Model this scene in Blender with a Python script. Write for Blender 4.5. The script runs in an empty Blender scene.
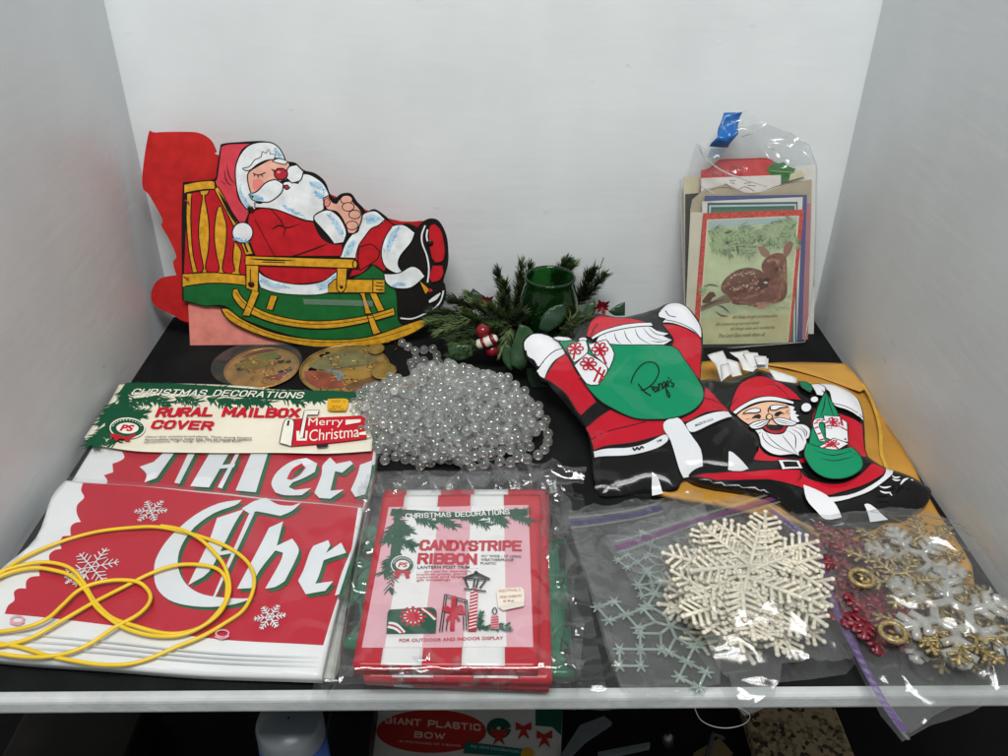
import bpy, bmesh, math, random
import numpy as np
from mathutils import Vector, noise
from mathutils.geometry import delaunay_2d_cdt
random.seed(7)
SC = bpy.context.scene
COL = SC.collection
# ------------------------------------------------------------------ camera
F_PX, PITCH, YAW, ROLL = 861.2, .55915, .02018, .0100
CAM = Vector((0, 0, .5))
_f = Vector((math.sin(YAW)*math.cos(PITCH), math.cos(YAW)*math.cos(PITCH), -math.sin(PITCH)))
_r0 = Vector((math.cos(YAW), -math.sin(YAW), 0)); _u0 = _r0.cross(_f)
_r = _r0*math.cos(ROLL) + _u0*math.sin(ROLL); _u = -_r0*math.sin(ROLL) + _u0*math.cos(ROLL)
cd = bpy.data.cameras.new('camera'); cam = bpy.data.objects.new('camera', cd); COL.objects.link(cam)
cd.sensor_width = 36; cd.lens = F_PX/1008*36; cd.clip_start = .01; cd.clip_end = 100
from mathutils import Matrix
M3 = Matrix((_r, _u, -_f)).transposed()
cam.matrix_world = Matrix.Translation(CAM) @ M3.to_4x4()
SC.camera = cam
# ------------------------------------------------------------------ light
w = bpy.data.worlds.new('World'); SC.world = w; w.use_nodes = True
w.node_tree.nodes['Background'].inputs[0].default_value = (.98, 1, .98, 1)
w.node_tree.nodes['Background'].inputs[1].default_value = .23
def area(name, loc, target, sx, sy, power, col):
    l = bpy.data.lights.new(name, 'AREA'); l.shape = 'RECTANGLE'; l.size = sx; l.size_y = sy; l.energy = power; l.color = col
    o = bpy.data.objects.new(name, l); COL.objects.link(o); o.location = loc
    o.rotation_euler = (Vector(target)-Vector(loc)).to_track_quat('-Z', 'Y').to_euler()
    return o
area('ceiling_lamp', (.0, -.10, 1.75), (0, .60, .05), 1.0, .20, 16, (1, .985, .96))
area('ceiling_lamp', (.0, -.50, 1.90), (0, .80, .15), 1.0, .24, 24, (.99, 1, .98))
SC.view_settings.view_transform = 'Standard'; SC.view_settings.look = 'None'
SC.view_settings.exposure = 0; SC.view_settings.gamma = 1
SC.cycles.transparent_max_bounces = 40; SC.cycles.max_bounces = 22; SC.cycles.transmission_bounces = 22; SC.cycles.glossy_bounces = 8
SC.cycles.caustics_reflective = False; SC.cycles.caustics_refractive = True; SC.cycles.blur_glossy = 1.0; SC.cycles.sample_clamp_indirect = 6
SC.cycles.use_denoising = True
# ------------------------------------------------------------------ pixels to places
def ray(x, y): return _f + _r*((x-504)/F_PX) - _u*((y-378)/F_PX)
def atz(x, y, z=0): d = ray(x, y); return CAM + d*((z-.5)/d.z)
def aty(x, y, Y): d = ray(x, y); return CAM + d*(Y/d.y)
ZO = {'A': (130,120,3.024), 'M1': (80,375,6.3), 'M2': (220,375,5.6), 'B0': (0,440,2.6526), 'B1': (0,470,3.436),
      'B2': (140,440,4.2), 'C0': (330,460,3.15), 'C1': (340,480,6.873), 'C2': (450,480,6.3), 'C3': (330,580,3.6),
      'I1': (515,295,3.688), 'I2': (690,340,3.877), 'K1': (670,100,5.8146), 'K2': (670,200,4.877),
      'F1': (570,480,3.287), 'F2': (780,490,3.024), 'F0': (570,480,2.3014), 'P1': (420,250,4.724),
      'I3': (725,380,8.4), 'I4': (620,365,12.6), 'D': (205,335,5.04), 'P': (0,0,1)}
def Q(z, pts): x0, y0, s = ZO[z]; return [(x0+p[0]/s, y0+p[1]/s) for p in pts]
# ------------------------------------------------------------------ materials
def lin(h):
    c = [int(h[i:i+2], 16)/255 for i in (0, 2, 4)]
    return tuple(((x+.055)/1.055)**2.4 if x > .04045 else x/12.92 for x in c)
MATS = {}
def mat(hexc, rough=.55, spec=.4, var=.10, vs=60, bump=.0, bs=250, metal=0, trans=0, coat=0, emit=0, sub=0, ior=1.45):
    key = (hexc, rough, spec, var, vs, bump, bs, metal, trans, coat, sub)
    if key in MATS: return MATS[key]
    m = bpy.data.materials.new('m_'+hexc); m.use_nodes = True; nt = m.node_tree; N = nt.nodes; L = nt.links
    b = N['Principled BSDF']; c = lin(hexc)
    b.inputs['Roughness'].default_value = rough; b.inputs['Specular IOR Level'].default_value = spec
    b.inputs['Metallic'].default_value = metal; b.inputs['Transmission Weight'].default_value = trans
    b.inputs['Coat Weight'].default_value = coat; b.inputs['Coat Roughness'].default_value = .08; b.inputs['IOR'].default_value = ior
    if sub: b.inputs['Subsurface Weight'].default_value = sub; b.inputs['Subsurface Radius'].default_value = (.004,.004,.004)
    tc = N.new('ShaderNodeTexCoord')
    if var:
        n = N.new('ShaderNodeTexNoise'); n.inputs['Scale'].default_value = vs; n.inputs['Detail'].default_value = 6
        L.new(tc.outputs['Object'], n.inputs['Vector'])
        r = N.new('ShaderNodeValToRGB'); r.color_ramp.elements[0].position = .3; r.color_ramp.elements[1].position = .7
        r.color_ramp.elements[0].color = tuple(x*(1-var) for x in c)+(1,); r.color_ramp.elements[1].color = tuple(min(1, x*(1+var*.7)+var*.008) for x in c)+(1,)
        L.new(n.outputs['Fac'], r.inputs['Fac']); L.new(r.outputs['Color'], b.inputs['Base Color'])
        n2 = N.new('ShaderNodeMapRange'); n2.inputs['To Min'].default_value = rough*.85; n2.inputs['To Max'].default_value = min(1, rough*1.15)
        L.new(n.outputs['Fac'], n2.inputs['Value']); L.new(n2.outputs['Result'], b.inputs['Roughness'])
    else: b.inputs['Base Color'].default_value = c+(1,)
    if bump:
        n3 = N.new('ShaderNodeTexNoise'); n3.inputs['Scale'].default_value = bs; n3.inputs['Detail'].default_value = 4
        L.new(tc.outputs['Object'], n3.inputs['Vector'])
        bp = N.new('ShaderNodeBump'); bp.inputs['Strength'].default_value = bump; bp.inputs['Distance'].default_value = .001
        L.new(n3.outputs['Fac'], bp.inputs['Height']); L.new(bp.outputs['Normal'], b.inputs['Normal'])
    MATS[key] = m; return m
def paper(h): return mat(h, .5, .35, .17, 75, .15, 400)
def card(h): return mat(h, .6, .25, .06, 70, .05, 500)
def vinyl(h): return mat(h, .14, .36, .04, 30, .35, 45)
def plast(h): return mat(h, .30, .5, .05, 30, .05, 80)
def film(name='film', haze=.03, rough=.10, base=.035, edge=.55, col=(.96,.97,.97), bump=.55, pw_=3.5, hcol=(.88,.9,.9), glass=0):
    if name in MATS: return MATS[name]
    m = bpy.data.materials.new(name); m.use_nodes = True; nt = m.node_tree; N = nt.nodes; L = nt.links
    N.remove(N['Principled BSDF']); out = N['Material Output']
    tr = N.new('ShaderNodeBsdfTransparent'); tr.inputs[0].default_value = col+(1,)
    gl = N.new('ShaderNodeBsdfGlossy'); gl.inputs['Roughness'].default_value = rough
    df = N.new('ShaderNodeBsdfTranslucent'); df.inputs[0].default_value = hcol+(1,)
    d2 = N.new('ShaderNodeBsdfDiffuse'); d2.inputs[0].default_value = hcol+(1,)
    lw = N.new('ShaderNodeLayerWeight'); lw.inputs['Blend'].default_value = .5
    pw = N.new('ShaderNodeMath'); pw.operation = 'POWER'; pw.inputs[1].default_value = pw_; L.new(lw.outputs['Facing'], pw.inputs[0])
    ma = N.new('ShaderNodeMath'); ma.operation = 'MULTIPLY_ADD'; ma.inputs[1].default_value = edge; ma.inputs[2].default_value = base; L.new(pw.outputs[0], ma.inputs[0])
    tc = N.new('ShaderNodeTexCoord'); n = N.new('ShaderNodeTexNoise'); n.noise_type = 'RIDGED_MULTIFRACTAL'; n.inputs['Scale'].default_value = 8; n.inputs['Detail'].default_value = 3; n.inputs['Distortion'].default_value = .8
    L.new(tc.outputs['Object'], n.inputs['Vector'])
    bp = N.new('ShaderNodeBump'); bp.inputs['Strength'].default_value = .8; bp.inputs['Distance'].default_value = .006
    L.new(n.outputs['Fac'], bp.inputs['Height'])
    if bump: bp.inputs['Strength'].default_value = bump; L.new(bp.outputs['Normal'], gl.inputs['Normal'])
    m1 = N.new('ShaderNodeMixShader'); L.new(ma.outputs[0], m1.inputs[0]); L.new(tr.outputs[0], m1.inputs[1]); L.new(gl.outputs[0], m1.inputs[2])
    mh = N.new('ShaderNodeMixShader'); mh.inputs[0].default_value = .5; L.new(df.outputs[0], mh.inputs[1]); L.new(d2.outputs[0], mh.inputs[2])
    m2 = N.new('ShaderNodeMixShader'); m2.inputs[0].default_value = haze; L.new(m1.outputs[0], m2.inputs[1]); L.new(mh.outputs[0], m2.inputs[2])
    last = m2
    if glass:
        gs = N.new('ShaderNodeBsdfGlass'); gs.inputs['Roughness'].default_value = .02; gs.inputs['IOR'].default_value = 1.38; gs.inputs['Color'].default_value = (.98,.99,1,1)
        last = N.new('ShaderNodeMixShader'); last.inputs[0].default_value = glass; L.new(m2.outputs[0], last.inputs[1]); L.new(gs.outputs[0], last.inputs[2])
    L.new(last.outputs[0], out.inputs[0]); MATS[name] = m; return m
# ------------------------------------------------------------------ objects
def props(o, label=None, cat=None, group=None, kind=None):
    if label: o['label'] = label
    if cat: o['category'] = cat
    if group: o['group'] = group
    if kind: o['kind'] = kind
    return o
def thing(name, loc, label, cat, group=None):
    o = bpy.data.objects.new(name, None); COL.objects.link(o); o.location = loc; o.empty_display_size = .02
    return props(o, label, cat, group)
def base_of(o):
    p = Vector((0,0,0))
    while o is not None: p += Vector(o.location); o = o.parent
    return p
def mesh_obj(name, V, Fc, mats, root=None, mi=None, smooth=False, loc=None):
    me = bpy.data.meshes.new(name)
    off = base_of(root) if root is not None else (Vector(loc) if loc else Vector((0,0,0)))
    me.from_pydata([tuple(Vector(v)-off) for v in V], [], Fc)
    if not isinstance(mats, (list, tuple)): mats = [mats]
    for m in mats: me.materials.append(m)
    if mi: me.polygons.foreach_set('material_index', mi)
    if smooth: me.polygons.foreach_set('use_smooth', [True]*len(me.polygons))
    me.update()
    o = bpy.data.objects.new(name, me); COL.objects.link(o)
    if root is not None: o.parent = root
    elif loc: o.location = loc
    return o
class MB:
    def __init__(s): s.V = []; s.F = []; s.M = []
    def face(s, vs, m=0):
        k = len(s.V); s.V += [Vector(v) for v in vs]; s.F.append(tuple(range(k, k+len(vs)))); s.M.append(m)
    def box(s, c, d, m=0, R=None):
        k = len(s.V); c = Vector(c)
        for z in (-1,1):
            for x, y in ((-1,-1),(1,-1),(1,1),(-1,1)):
                p = Vector((x*d[0]/2, y*d[1]/2, z*d[2]/2)); s.V.append(c + (R @ p if R else p))
        for f in ((3,2,1,0),(4,5,6,7),(0,1,5,4),(1,2,6,5),(2,3,7,6),(3,0,4,7)): s.F.append(tuple(k+i for i in f)); s.M.append(m)
    def tube(s, P, r, n=8, m=0, closed=False, caps=True):
        P = [Vector(p) for p in P]; k = len(s.V); N = len(P); prev = None
        rs = r if isinstance(r, (list, tuple)) else [r]*N
        for i, p in enumerate(P):
            a = P[(i-1) % N] if (i > 0 or closed) else p; b = P[(i+1) % N] if (i < N-1 or closed) else p
            t = (b-a).normalized() if (b-a).length > 1e-9 else Vector((0,0,1))
            if prev is None:
                q = Vector((0,0,1)) if abs(t.z) < .9 else Vector((1,0,0)); x = t.cross(q).normalized()
            else: x = (prev - t*prev.dot(t)).normalized()
            prev = x; y = t.cross(x)
            for j in range(n):
                an = 2*math.pi*j/n; s.V.append(p + (x*math.cos(an)+y*math.sin(an))*rs[i])
        for i in range(N if closed else N-1):
            for j in range(n):
                a = k+i*n+j; b = k+i*n+(j+1) % n; i2 = (i+1) % N
                s.F.append((a, b, k+i2*n+(j+1) % n, k+i2*n+j)); s.M.append(m)
        if caps and not closed:
            s.F.append(tuple(k+j for j in reversed(range(n)))); s.M.append(m)
            s.F.append(tuple(k+(N-1)*n+j for j in range(n))); s.M.append(m)
    def lathe(s, c, prof, n=24, m=0, axis=None):
        c = Vector(c); k = len(s.V)
        for (r, z) in prof:
            for j in range(n):
                an = 2*math.pi*j/n; s.V.append(c+Vector((r*math.cos(an), r*math.sin(an), z)))
        for i in range(len(prof)-1):
            for j in range(n):
                s.F.append((k+i*n+j, k+i*n+(j+1) % n, k+(i+1)*n+(j+1) % n, k+(i+1)*n+j)); s.M.append(m)
    def ball(s, c, r, m=0, nu=12, nv=8, sc=(1,1,1)):
        c = Vector(c); prof = [(max(1e-5, math.sin(math.pi*i/nv)), -math.cos(math.pi*i/nv)) for i in range(nv+1)]
        k = len(s.V)
        for a, z in prof:
            for j in range(nu):
                an = 2*math.pi*j/nu; s.V.append(c+Vector((a*math.cos(an)*r*sc[0], a*math.sin(an)*r*sc[1], z*r*sc[2])))
        for i in range(nv):
            for j in range(nu):
                s.F.append((k+i*nu+j, k+i*nu+(j+1) % nu, k+(i+1)*nu+(j+1) % nu, k+(i+1)*nu+j)); s.M.append(m)
    def build(s, name, mats, root=None, smooth=False, loc=None):
        return mesh_obj(name, s.V, s.F, mats, root, s.M, smooth, loc)
# ------------------------------------------------------------------ curves in the plane
def _cr(p, n):
    out = []
    for i in range(len(p)-1):
        p0 = p[i-1] if i > 0 else p[i]; p1 = p[i]; p2 = p[i+1]; p3 = p[i+2] if i+2 < len(p) else p[i+1]
        for k in range(n):
            t = k/n
            out.append(tuple(.5*((2*p1[j])+(-p0[j]+p2[j])*t+(2*p0[j]-5*p1[j]+4*p2[j]-p3[j])*t*t+(-p0[j]+3*p1[j]-3*p2[j]+p3[j])*t**3) for j in range(len(p1))))
    out.append(tuple(p[-1])); return out
def smooth_open(p, n=4): return _cr(p, n)
def smooth_closed(p, n=4, ang=58):
    N = len(p); cor = []
    for i in range(N):
        a = np.subtract(p[i], p[i-1]); b = np.subtract(p[(i+1) % N], p[i])
        d = float(np.dot(a, b)/(np.linalg.norm(a)*np.linalg.norm(b)+1e-12))
        if d < math.cos(math.radians(ang)): cor.append(i)
    if not cor:
        q = p[-2:]+p+p[:2]; o = _cr(q, n); return o[2*n:-(1+n)-0][:N*n]
    out = []
    for a, b in zip(cor, cor[1:]+[cor[0]+N]):
        seg = [p[k % N] for k in range(a, b+1)]
        out += _cr(seg, n)[:-1] if len(seg) > 2 else [tuple(seg[0])]
    return out
def inside(P, pts):
    P = np.asarray(P); x, y = pts[:,0], pts[:,1]; c = np.zeros(len(pts), bool); j = len(P)-1
    for i in range(len(P)):
        xi, yi = P[i]; xj, yj = P[j]
        c ^= ((yi > y) != (yj > y)) & (x < (xj-xi)*(y-yi)/((yj-yi) or 1e-12)+xi); j = i
    return c
def edge_dist(P, pts):
    P = np.asarray(P); d = np.full(len(pts), 9.)
    for i in range(len(P)):
        a = P[i-1]; b = P[i]; ab = b-a; t = np.clip(((pts-a)@ab)/(ab@ab+1e-15), 0, 1)
        d = np.minimum(d, np.linalg.norm(pts-a-t[:,None]*ab, axis=1))
    return d
def area2(P): return sum(P[i-1][0]*P[i][1]-P[i][0]*P[i-1][1] for i in range(len(P)))
def ribbon(pts, w, closed=False, taper=False):
    N = len(pts); V = []; Fc = []
    P = np.asarray(pts, float)
    for i in range(N):
        a = P[i-1] if (i > 0 or closed) else P[i]; b = P[(i+1) % N] if (i < N-1 or closed) else P[i]
        t = b-a; t = t/(np.linalg.norm(t)+1e-12); n = np.array((-t[1], t[0]))
        ww = w/2*(1 if not taper else max(.12, math.sin(math.pi*(i+.3)/(N-.4))))
        V += [tuple(P[i]+n*ww), tuple(P[i]-n*ww)]
    for i in range(N if closed else N-1):
        j = (i+1) % N; Fc.append((2*i+1, 2*j+1, 2*j, 2*i))
    return V, Fc
class Sheet:
    def __init__(s, o, u, n, bump=None, step=2e-5, grid=0):
        s.o = Vector(o); s.u = Vector(u).normalized(); s.n = Vector(n).normalized()
        if s.n.dot(CAM-s.o) < 0: s.n = -s.n
        s.v = s.n.cross(s.u); s.bump = bump; s.k = 0; s.step = step; s.base = 0; s.grid = grid
    @staticmethod
    def three(a, b, c, **k): return Sheet(a, b-a, (b-a).cross(c-a), **k)
    @staticmethod
    def flat(z, **k): return Sheet((0,0,z), (1,0,0), (0,0,1), **k)
    def uv(s, p):
        d = ray(*p); t = (s.o-CAM).dot(s.n)/d.dot(s.n); q = CAM+d*t-s.o; return (q.dot(s.u), q.dot(s.v))
    def pt(s, u, v, l=0): return s.o+s.u*u+s.v*v+s.n*((s.bump(u, v) if s.bump else 0)+l)
    def lift(s): s.k += 1; return s.base+s.k*s.step
    def pxw(s, p, npx): a = s.uv(p); b = s.uv((p[0]+1, p[1])); return npx*math.hypot(a[0]-b[0], a[1]-b[1])
    def poly(s, root, name, px, m, sm=True, ol=0, olm=None, th=0, uvs=None, l=None, n=4, grid=None, side=None, ang=58):
        P = list(uvs) if uvs else [s.uv(p) for p in px]
        if sm and len(P) > 3: P = smooth_closed(P, n, ang)
        if area2(P) < 0: P = P[::-1]
        Q2 = []
        for p in P:
            if not Q2 or math.hypot(p[0]-Q2[-1][0], p[1]-Q2[-1][1]) > 1e-6: Q2.append(tuple(p))
        P = Q2
        l = s.lift() if l is None else l
        g = s.grid if grid is None else grid
        pts = [Vector(p) for p in P]
        if g:
            D = []
            for i, p in enumerate(P):
                q = P[(i+1) % len(P)]; k = max(1, int(math.hypot(q[0]-p[0], q[1]-p[1])/g))
                D += [(p[0]+(q[0]-p[0])*j/k, p[1]+(q[1]-p[1])*j/k) for j in range(k)]
            P = D; pts = [Vector(p) for p in P]
            A = np.array(P); lo = A.min(0); hi = A.max(0)
            gx, gy = np.meshgrid(np.arange(math.floor(lo[0]/g)*g, hi[0]+g, g), np.arange(math.floor(lo[1]/g)*g, hi[1]+g, g))
            G = np.stack([gx.ravel(), gy.ravel()], 1); G = G[inside(A, G)]
            if len(G): G = G[edge_dist(A, G) > g*.35]
            pts += [Vector((float(a), float(b))) for a, b in G]
        nb = len(P)
        r = delaunay_2d_cdt(pts, [], [list(range(nb))], 1, 1e-7)
        V2, Fc = r[0], [tuple(f) for f in r[2]]
        V = [s.pt(v.x, v.y, l) for v in V2]; mi = [0]*len(Fc); mats = [m]
        if th:
            k = len(V); V += [v-s.n*th for v in V]; cnt = {}
            for f in Fc:
                for a, b in zip(f, f[1:]+f[:1]): cnt[(a, b)] = 1
            ex = [tuple(k+i for i in reversed(f)) for f in Fc]
            for (a, b) in cnt:
                if (b, a) not in cnt: ex.append((b, a, a+k, b+k))
            if side: mats.append(side)
            mi += [1 if side else 0]*len(ex); Fc = Fc+ex
        if ol:
            PP = [p for i, p in enumerate(P) if g == 0 or i % 1 == 0]
            RV, RF = ribbon(PP, ol, True); k = len(V); l2 = l+s.step*.5
            V += [s.pt(a, b, l2) for a, b in RV]; Fc = Fc+[tuple(k+i for i in f) for f in RF]
            mats = mats+[olm or MATS_LINE]; mi += [len(mats)-1]*len(RF)
        return mesh_obj(name, V, Fc, mats, root, mi, bool(g))
    def strokes(s, root, name, lines, width, m, sm=True, px=True, taper=False, closed=False, n=4):
        V = []; Fc = []; l = s.lift()
        for i, ln in enumerate(lines):
            P = [s.uv(p) for p in ln] if px else list(ln)
            if sm and len(P) > 2: P = (smooth_closed(P, n) if closed else smooth_open(P, n))
            RV, RF = ribbon(P, width, closed, taper); k = len(V); l2 = l+(i % 60)*3e-6
            V += [s.pt(a, b, l2) for a, b in RV]; Fc += [tuple(k+j for j in f) for f in RF]
        s.k += 1
        return mesh_obj(name, V, Fc, m, root)
    def text(s, root, name, txt, bl, br, tl, m, bold=.0, shear=0, space=1.0):
        cu = bpy.data.curves.new('t', 'FONT'); cu.body = txt; cu.offset = bold; cu.shear = shear; cu.resolution_u = 3; cu.space_character = space
        ob = bpy.data.objects.new('t', cu); COL.objects.link(ob)
        dg = bpy.context.evaluated_depsgraph_get(); me = bpy.data.meshes.new_from_object(ob.evaluated_get(dg))
        co = np.empty(len(me.vertices)*3); me.vertices.foreach_get('co', co); co = co.reshape(-1, 3)[:, :2]
        Fc = [tuple(p.vertices) for p in me.polygons]
        bpy.data.objects.remove(ob); bpy.data.curves.remove(cu); bpy.data.meshes.remove(me)
        lo = co.min(0); hi = co.max(0); co = (co-lo)/(hi-lo)
        a = np.array(s.uv(bl)); b = np.array(s.uv(br)); c = np.array(s.uv(tl)); l = s.lift()
        V = [s.pt(*(a+(b-a)*x+(c-a)*y), l) for x, y in co]
        nn = (b-a)[0]*(c-a)[1]-(b-a)[1]*(c-a)[0]
        if nn < 0: Fc = [f[::-1] for f in Fc]
        return mesh_obj(name, V, Fc, m, root)
    def pine(s, root, name, spines, ln, m, n=26, w=.0012, seed=1, px=True):
        """a printed fir twig: many thin needle blades along a spine"""
        rnd = random.Random(seed); V = []; Fc = []; l = s.lift()
        for sp in spines:
            P = [s.uv(p) for p in sp] if px else sp
            P = np.array(smooth_open(P, 6)) if len(P) > 2 else np.array([np.array(P[0])+(np.array(P[1])-P[0])*t for t in np.linspace(0, 1, 7)])
            for i in range(n):
                t = rnd.random()*(len(P)-1.001); k = int(t); p = P[k]+(P[k+1]-P[k])*(t-k); d = P[k+1]-P[k]; d = d/np.linalg.norm(d)
                sg = rnd.choice((-1, 1)); an = sg*math.radians(rnd.uniform(18, 62)); L = ln*rnd.uniform(.55, 1.1)
                q = np.array((d[0]*math.cos(an)-d[1]*math.sin(an), d[0]*math.sin(an)+d[1]*math.cos(an))); nn = np.array((-q[1], q[0]))*w*rnd.uniform(.6, 1.3)/2
                j = len(V); ll = l+rnd.random()*s.step*.9
                V += [s.pt(*(p+nn), ll), s.pt(*(p-nn), ll), s.pt(*(p+q*L*.7-nn*.8), ll), s.pt(*(p+q*L), ll), s.pt(*(p+q*L*.7+nn*.8), ll)]
                Fc.append((j, j+1, j+2, j+3, j+4))
        return mesh_obj(name, V, Fc, m, root)
    def flake(s, root, name, c, R, m, w=.0009, rot=0, px=True, br=3):
        c = s.uv(c) if px else c; L = []
        for k in range(6):
            a = rot+k*math.pi/3; d = (math.cos(a), math.sin(a)); L.append([c, (c[0]+d[0]*R, c[1]+d[1]*R)])
            for j in range(br):
                r = R*(.38+.22*j); p = (c[0]+d[0]*r, c[1]+d[1]*r); q = R*(.34-.07*j)
                for sg in (-1, 1):
                    b = a+sg*math.pi/3.4; L.append([p, (p[0]+math.cos(b)*q, p[1]+math.sin(b)*q)])
        L.append([(c[0]+math.cos(t*math.pi/3+rot)*R*.28, c[1]+math.sin(t*math.pi/3+rot)*R*.28) for t in range(7)])
        return s.strokes(root, name, L, w, m, sm=False, px=False)
GL = {'A': [[(0,0),(.5,1),(1,0)],[(.2,.32),(.8,.32)]], 'B': [[(0,0),(0,1),(.75,1),(.95,.88),(.95,.65),(.75,.53),(0,.53)],[(.75,.53),(1,.4),(1,.13),(.8,0),(0,0)]],
 'C': [[(1,.72),(.95,.9),(.75,1),(.25,1),(0,.85),(0,.15),(.25,0),(.75,0),(.95,.1),(1,.28)]], 'D': [[(0,0),(0,1),(.65,1),(1,.75),(1,.25),(.65,0),(0,0)]], 'E': [[(1,1),(0,1),(0,0),(1,0)],[(0,.52),(.85,.52)]],
 'F': [[(1,1),(0,1),(0,0)],[(0,.52),(.85,.52)]], 'G': [[(1,.75),(.8,1),(.2,1),(0,.8),(0,.2),(.2,0),(.8,0),(1,.2),(1,.45),(.6,.45)]], 'H': [[(0,0),(0,1)],[(1,0),(1,1)],[(0,.52),(1,.52)]], 'I': [[(.5,0),(.5,1)]],
 'L': [[(0,1),(0,0),(1,0)]], 'M': [[(0,0),(0,1),(.5,.3),(1,1),(1,0)]], 'N': [[(0,0),(0,1),(1,0),(1,1)]], 'O': [[(.25,0),(0,.2),(0,.8),(.25,1),(.75,1),(1,.8),(1,.2),(.75,0),(.25,0)]],
 'P': [[(0,0),(0,1),(.8,1),(1,.85),(1,.6),(.8,.45),(0,.45)]], 'R': [[(0,0),(0,1),(.8,1),(1,.85),(1,.65),(.8,.5),(0,.5)],[(.55,.5),(1,0)]], 'S': [[(1,.75),(.8,1),(.2,1),(0,.85),(0,.65),(.2,.53),(.8,.47),(1,.35),(1,.15),(.8,0),(.2,0),(0,.25)]],
 'T': [[(0,1),(1,1)],[(.5,1),(.5,0)]], 'U': [[(0,1),(0,.2),(.25,0),(.75,0),(1,.2),(1,1)]], 'V': [[(0,1),(.5,0),(1,1)]], 'W': [[(0,1),(.25,0),(.5,.8),(.75,0),(1,1)]], 'X': [[(0,0),(1,1)],[(0,1),(1,0)]], 'Y': [[(0,1),(.5,.5),(1,1)],[(.5,.5),(.5,0)]]}
def block(sh, root, name, txt, bl, br, tl, m, wt=.22, slant=0, gap=.42):
    """heavy sans capitals drawn as bars"""
    wd = [.28 if ch == 'I' else (.55 if ch == ' ' else (1.2 if ch in 'MW' else .92)) for ch in txt]; tot = sum(wd)+gap*(len(txt)-1); x = 0
    a = np.array(sh.uv(bl)); b = np.array(sh.uv(br)); c = np.array(sh.uv(tl)); ex = b-a; ey = c-a; H = np.linalg.norm(ey); Wd = np.linalg.norm(ex)
    V = []; Fc = []; l = sh.lift(); q = 0; w = wt*H; asp = tot/Wd*H*.0
    for ch, cw in zip(txt, wd):
        for ln in GL.get(ch, []):
            P = [a+ex*((x+px*cw)/tot)+ey*(.5*wt+py*(1-wt))+ex*(slant*py*H/Wd) for px, py in ln]
            for p0, p1 in zip(P, P[1:]):
                d = (p1-p0); L = np.linalg.norm(d); d = d/L; n = np.array((-d[1], d[0]))*w/2; e = d*w*.42; k = len(V); q += 1; ll = l+(q % 40)*2e-6
                V += [sh.pt(*(p0-e-n), ll), sh.pt(*(p1+e-n), ll), sh.pt(*(p1+e+n), ll), sh.pt(*(p0-e+n), ll)]; Fc.append((k, k+1, k+2, k+3))
        x += cw+gap
    sh.k += 1
    return mesh_obj(name, V, Fc, m, root)
MATS_LINE = mat('16130f', .55, .3, 0)
def nz(u, v, sc, seed): return noise.noise(Vector((u*sc, v*sc, seed*7.31)))
def ridg(u, v, sc, seed): return (1-min(1, abs(noise.noise(Vector((u*sc, v*sc, seed*3.7))))*2.2))**3
def pillow(sh, P, h, r, g=.0025, seed=1, wr=.0012):
    """height of a stuffed flat shape with outline P, sampled on a grid"""
    A = np.array(smooth_closed(P, 3)); lo = A.min(0)-.02; hi = A.max(0)+.02; nx, ny = ((hi-lo)/g).astype(int)+2
    gx, gy = np.meshgrid(lo[0]+np.arange(nx)*g, lo[1]+np.arange(ny)*g); G = np.stack([gx.ravel(), gy.ravel()], 1)
    D = edge_dist(A, G)*np.where(inside(A, G), 1, 0); Hh = (h*(1-np.exp(-(D/r)**1.2))).reshape(ny, nx); E = np.exp(-D/(r*1.6)).reshape(ny, nx)
    def f(u, v):
        x = min(max((u-lo[0])/g, 0), nx-1.001); y = min(max((v-lo[1])/g, 0), ny-1.001); i, j = int(x), int(y); a, b = x-i, y-j
        q = lambda M: (M[j,i]*(1-a)+M[j,i+1]*a)*(1-b)+(M[j+1,i]*(1-a)+M[j+1,i+1]*a)*b
        return q(Hh)+q(E)*wr*nz(u, v, 75, seed)+.0022*nz(u, v, 20, seed+2)+.0012*nz(u, v, 42, seed+4)
    return f
def circle(c, rx, ry=None, n=14, a0=0): ry = ry or rx; return [(c[0]+rx*math.cos(2*math.pi*i/n+a0), c[1]+ry*math.sin(2*math.pi*i/n+a0)) for i in range(n)]
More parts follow.
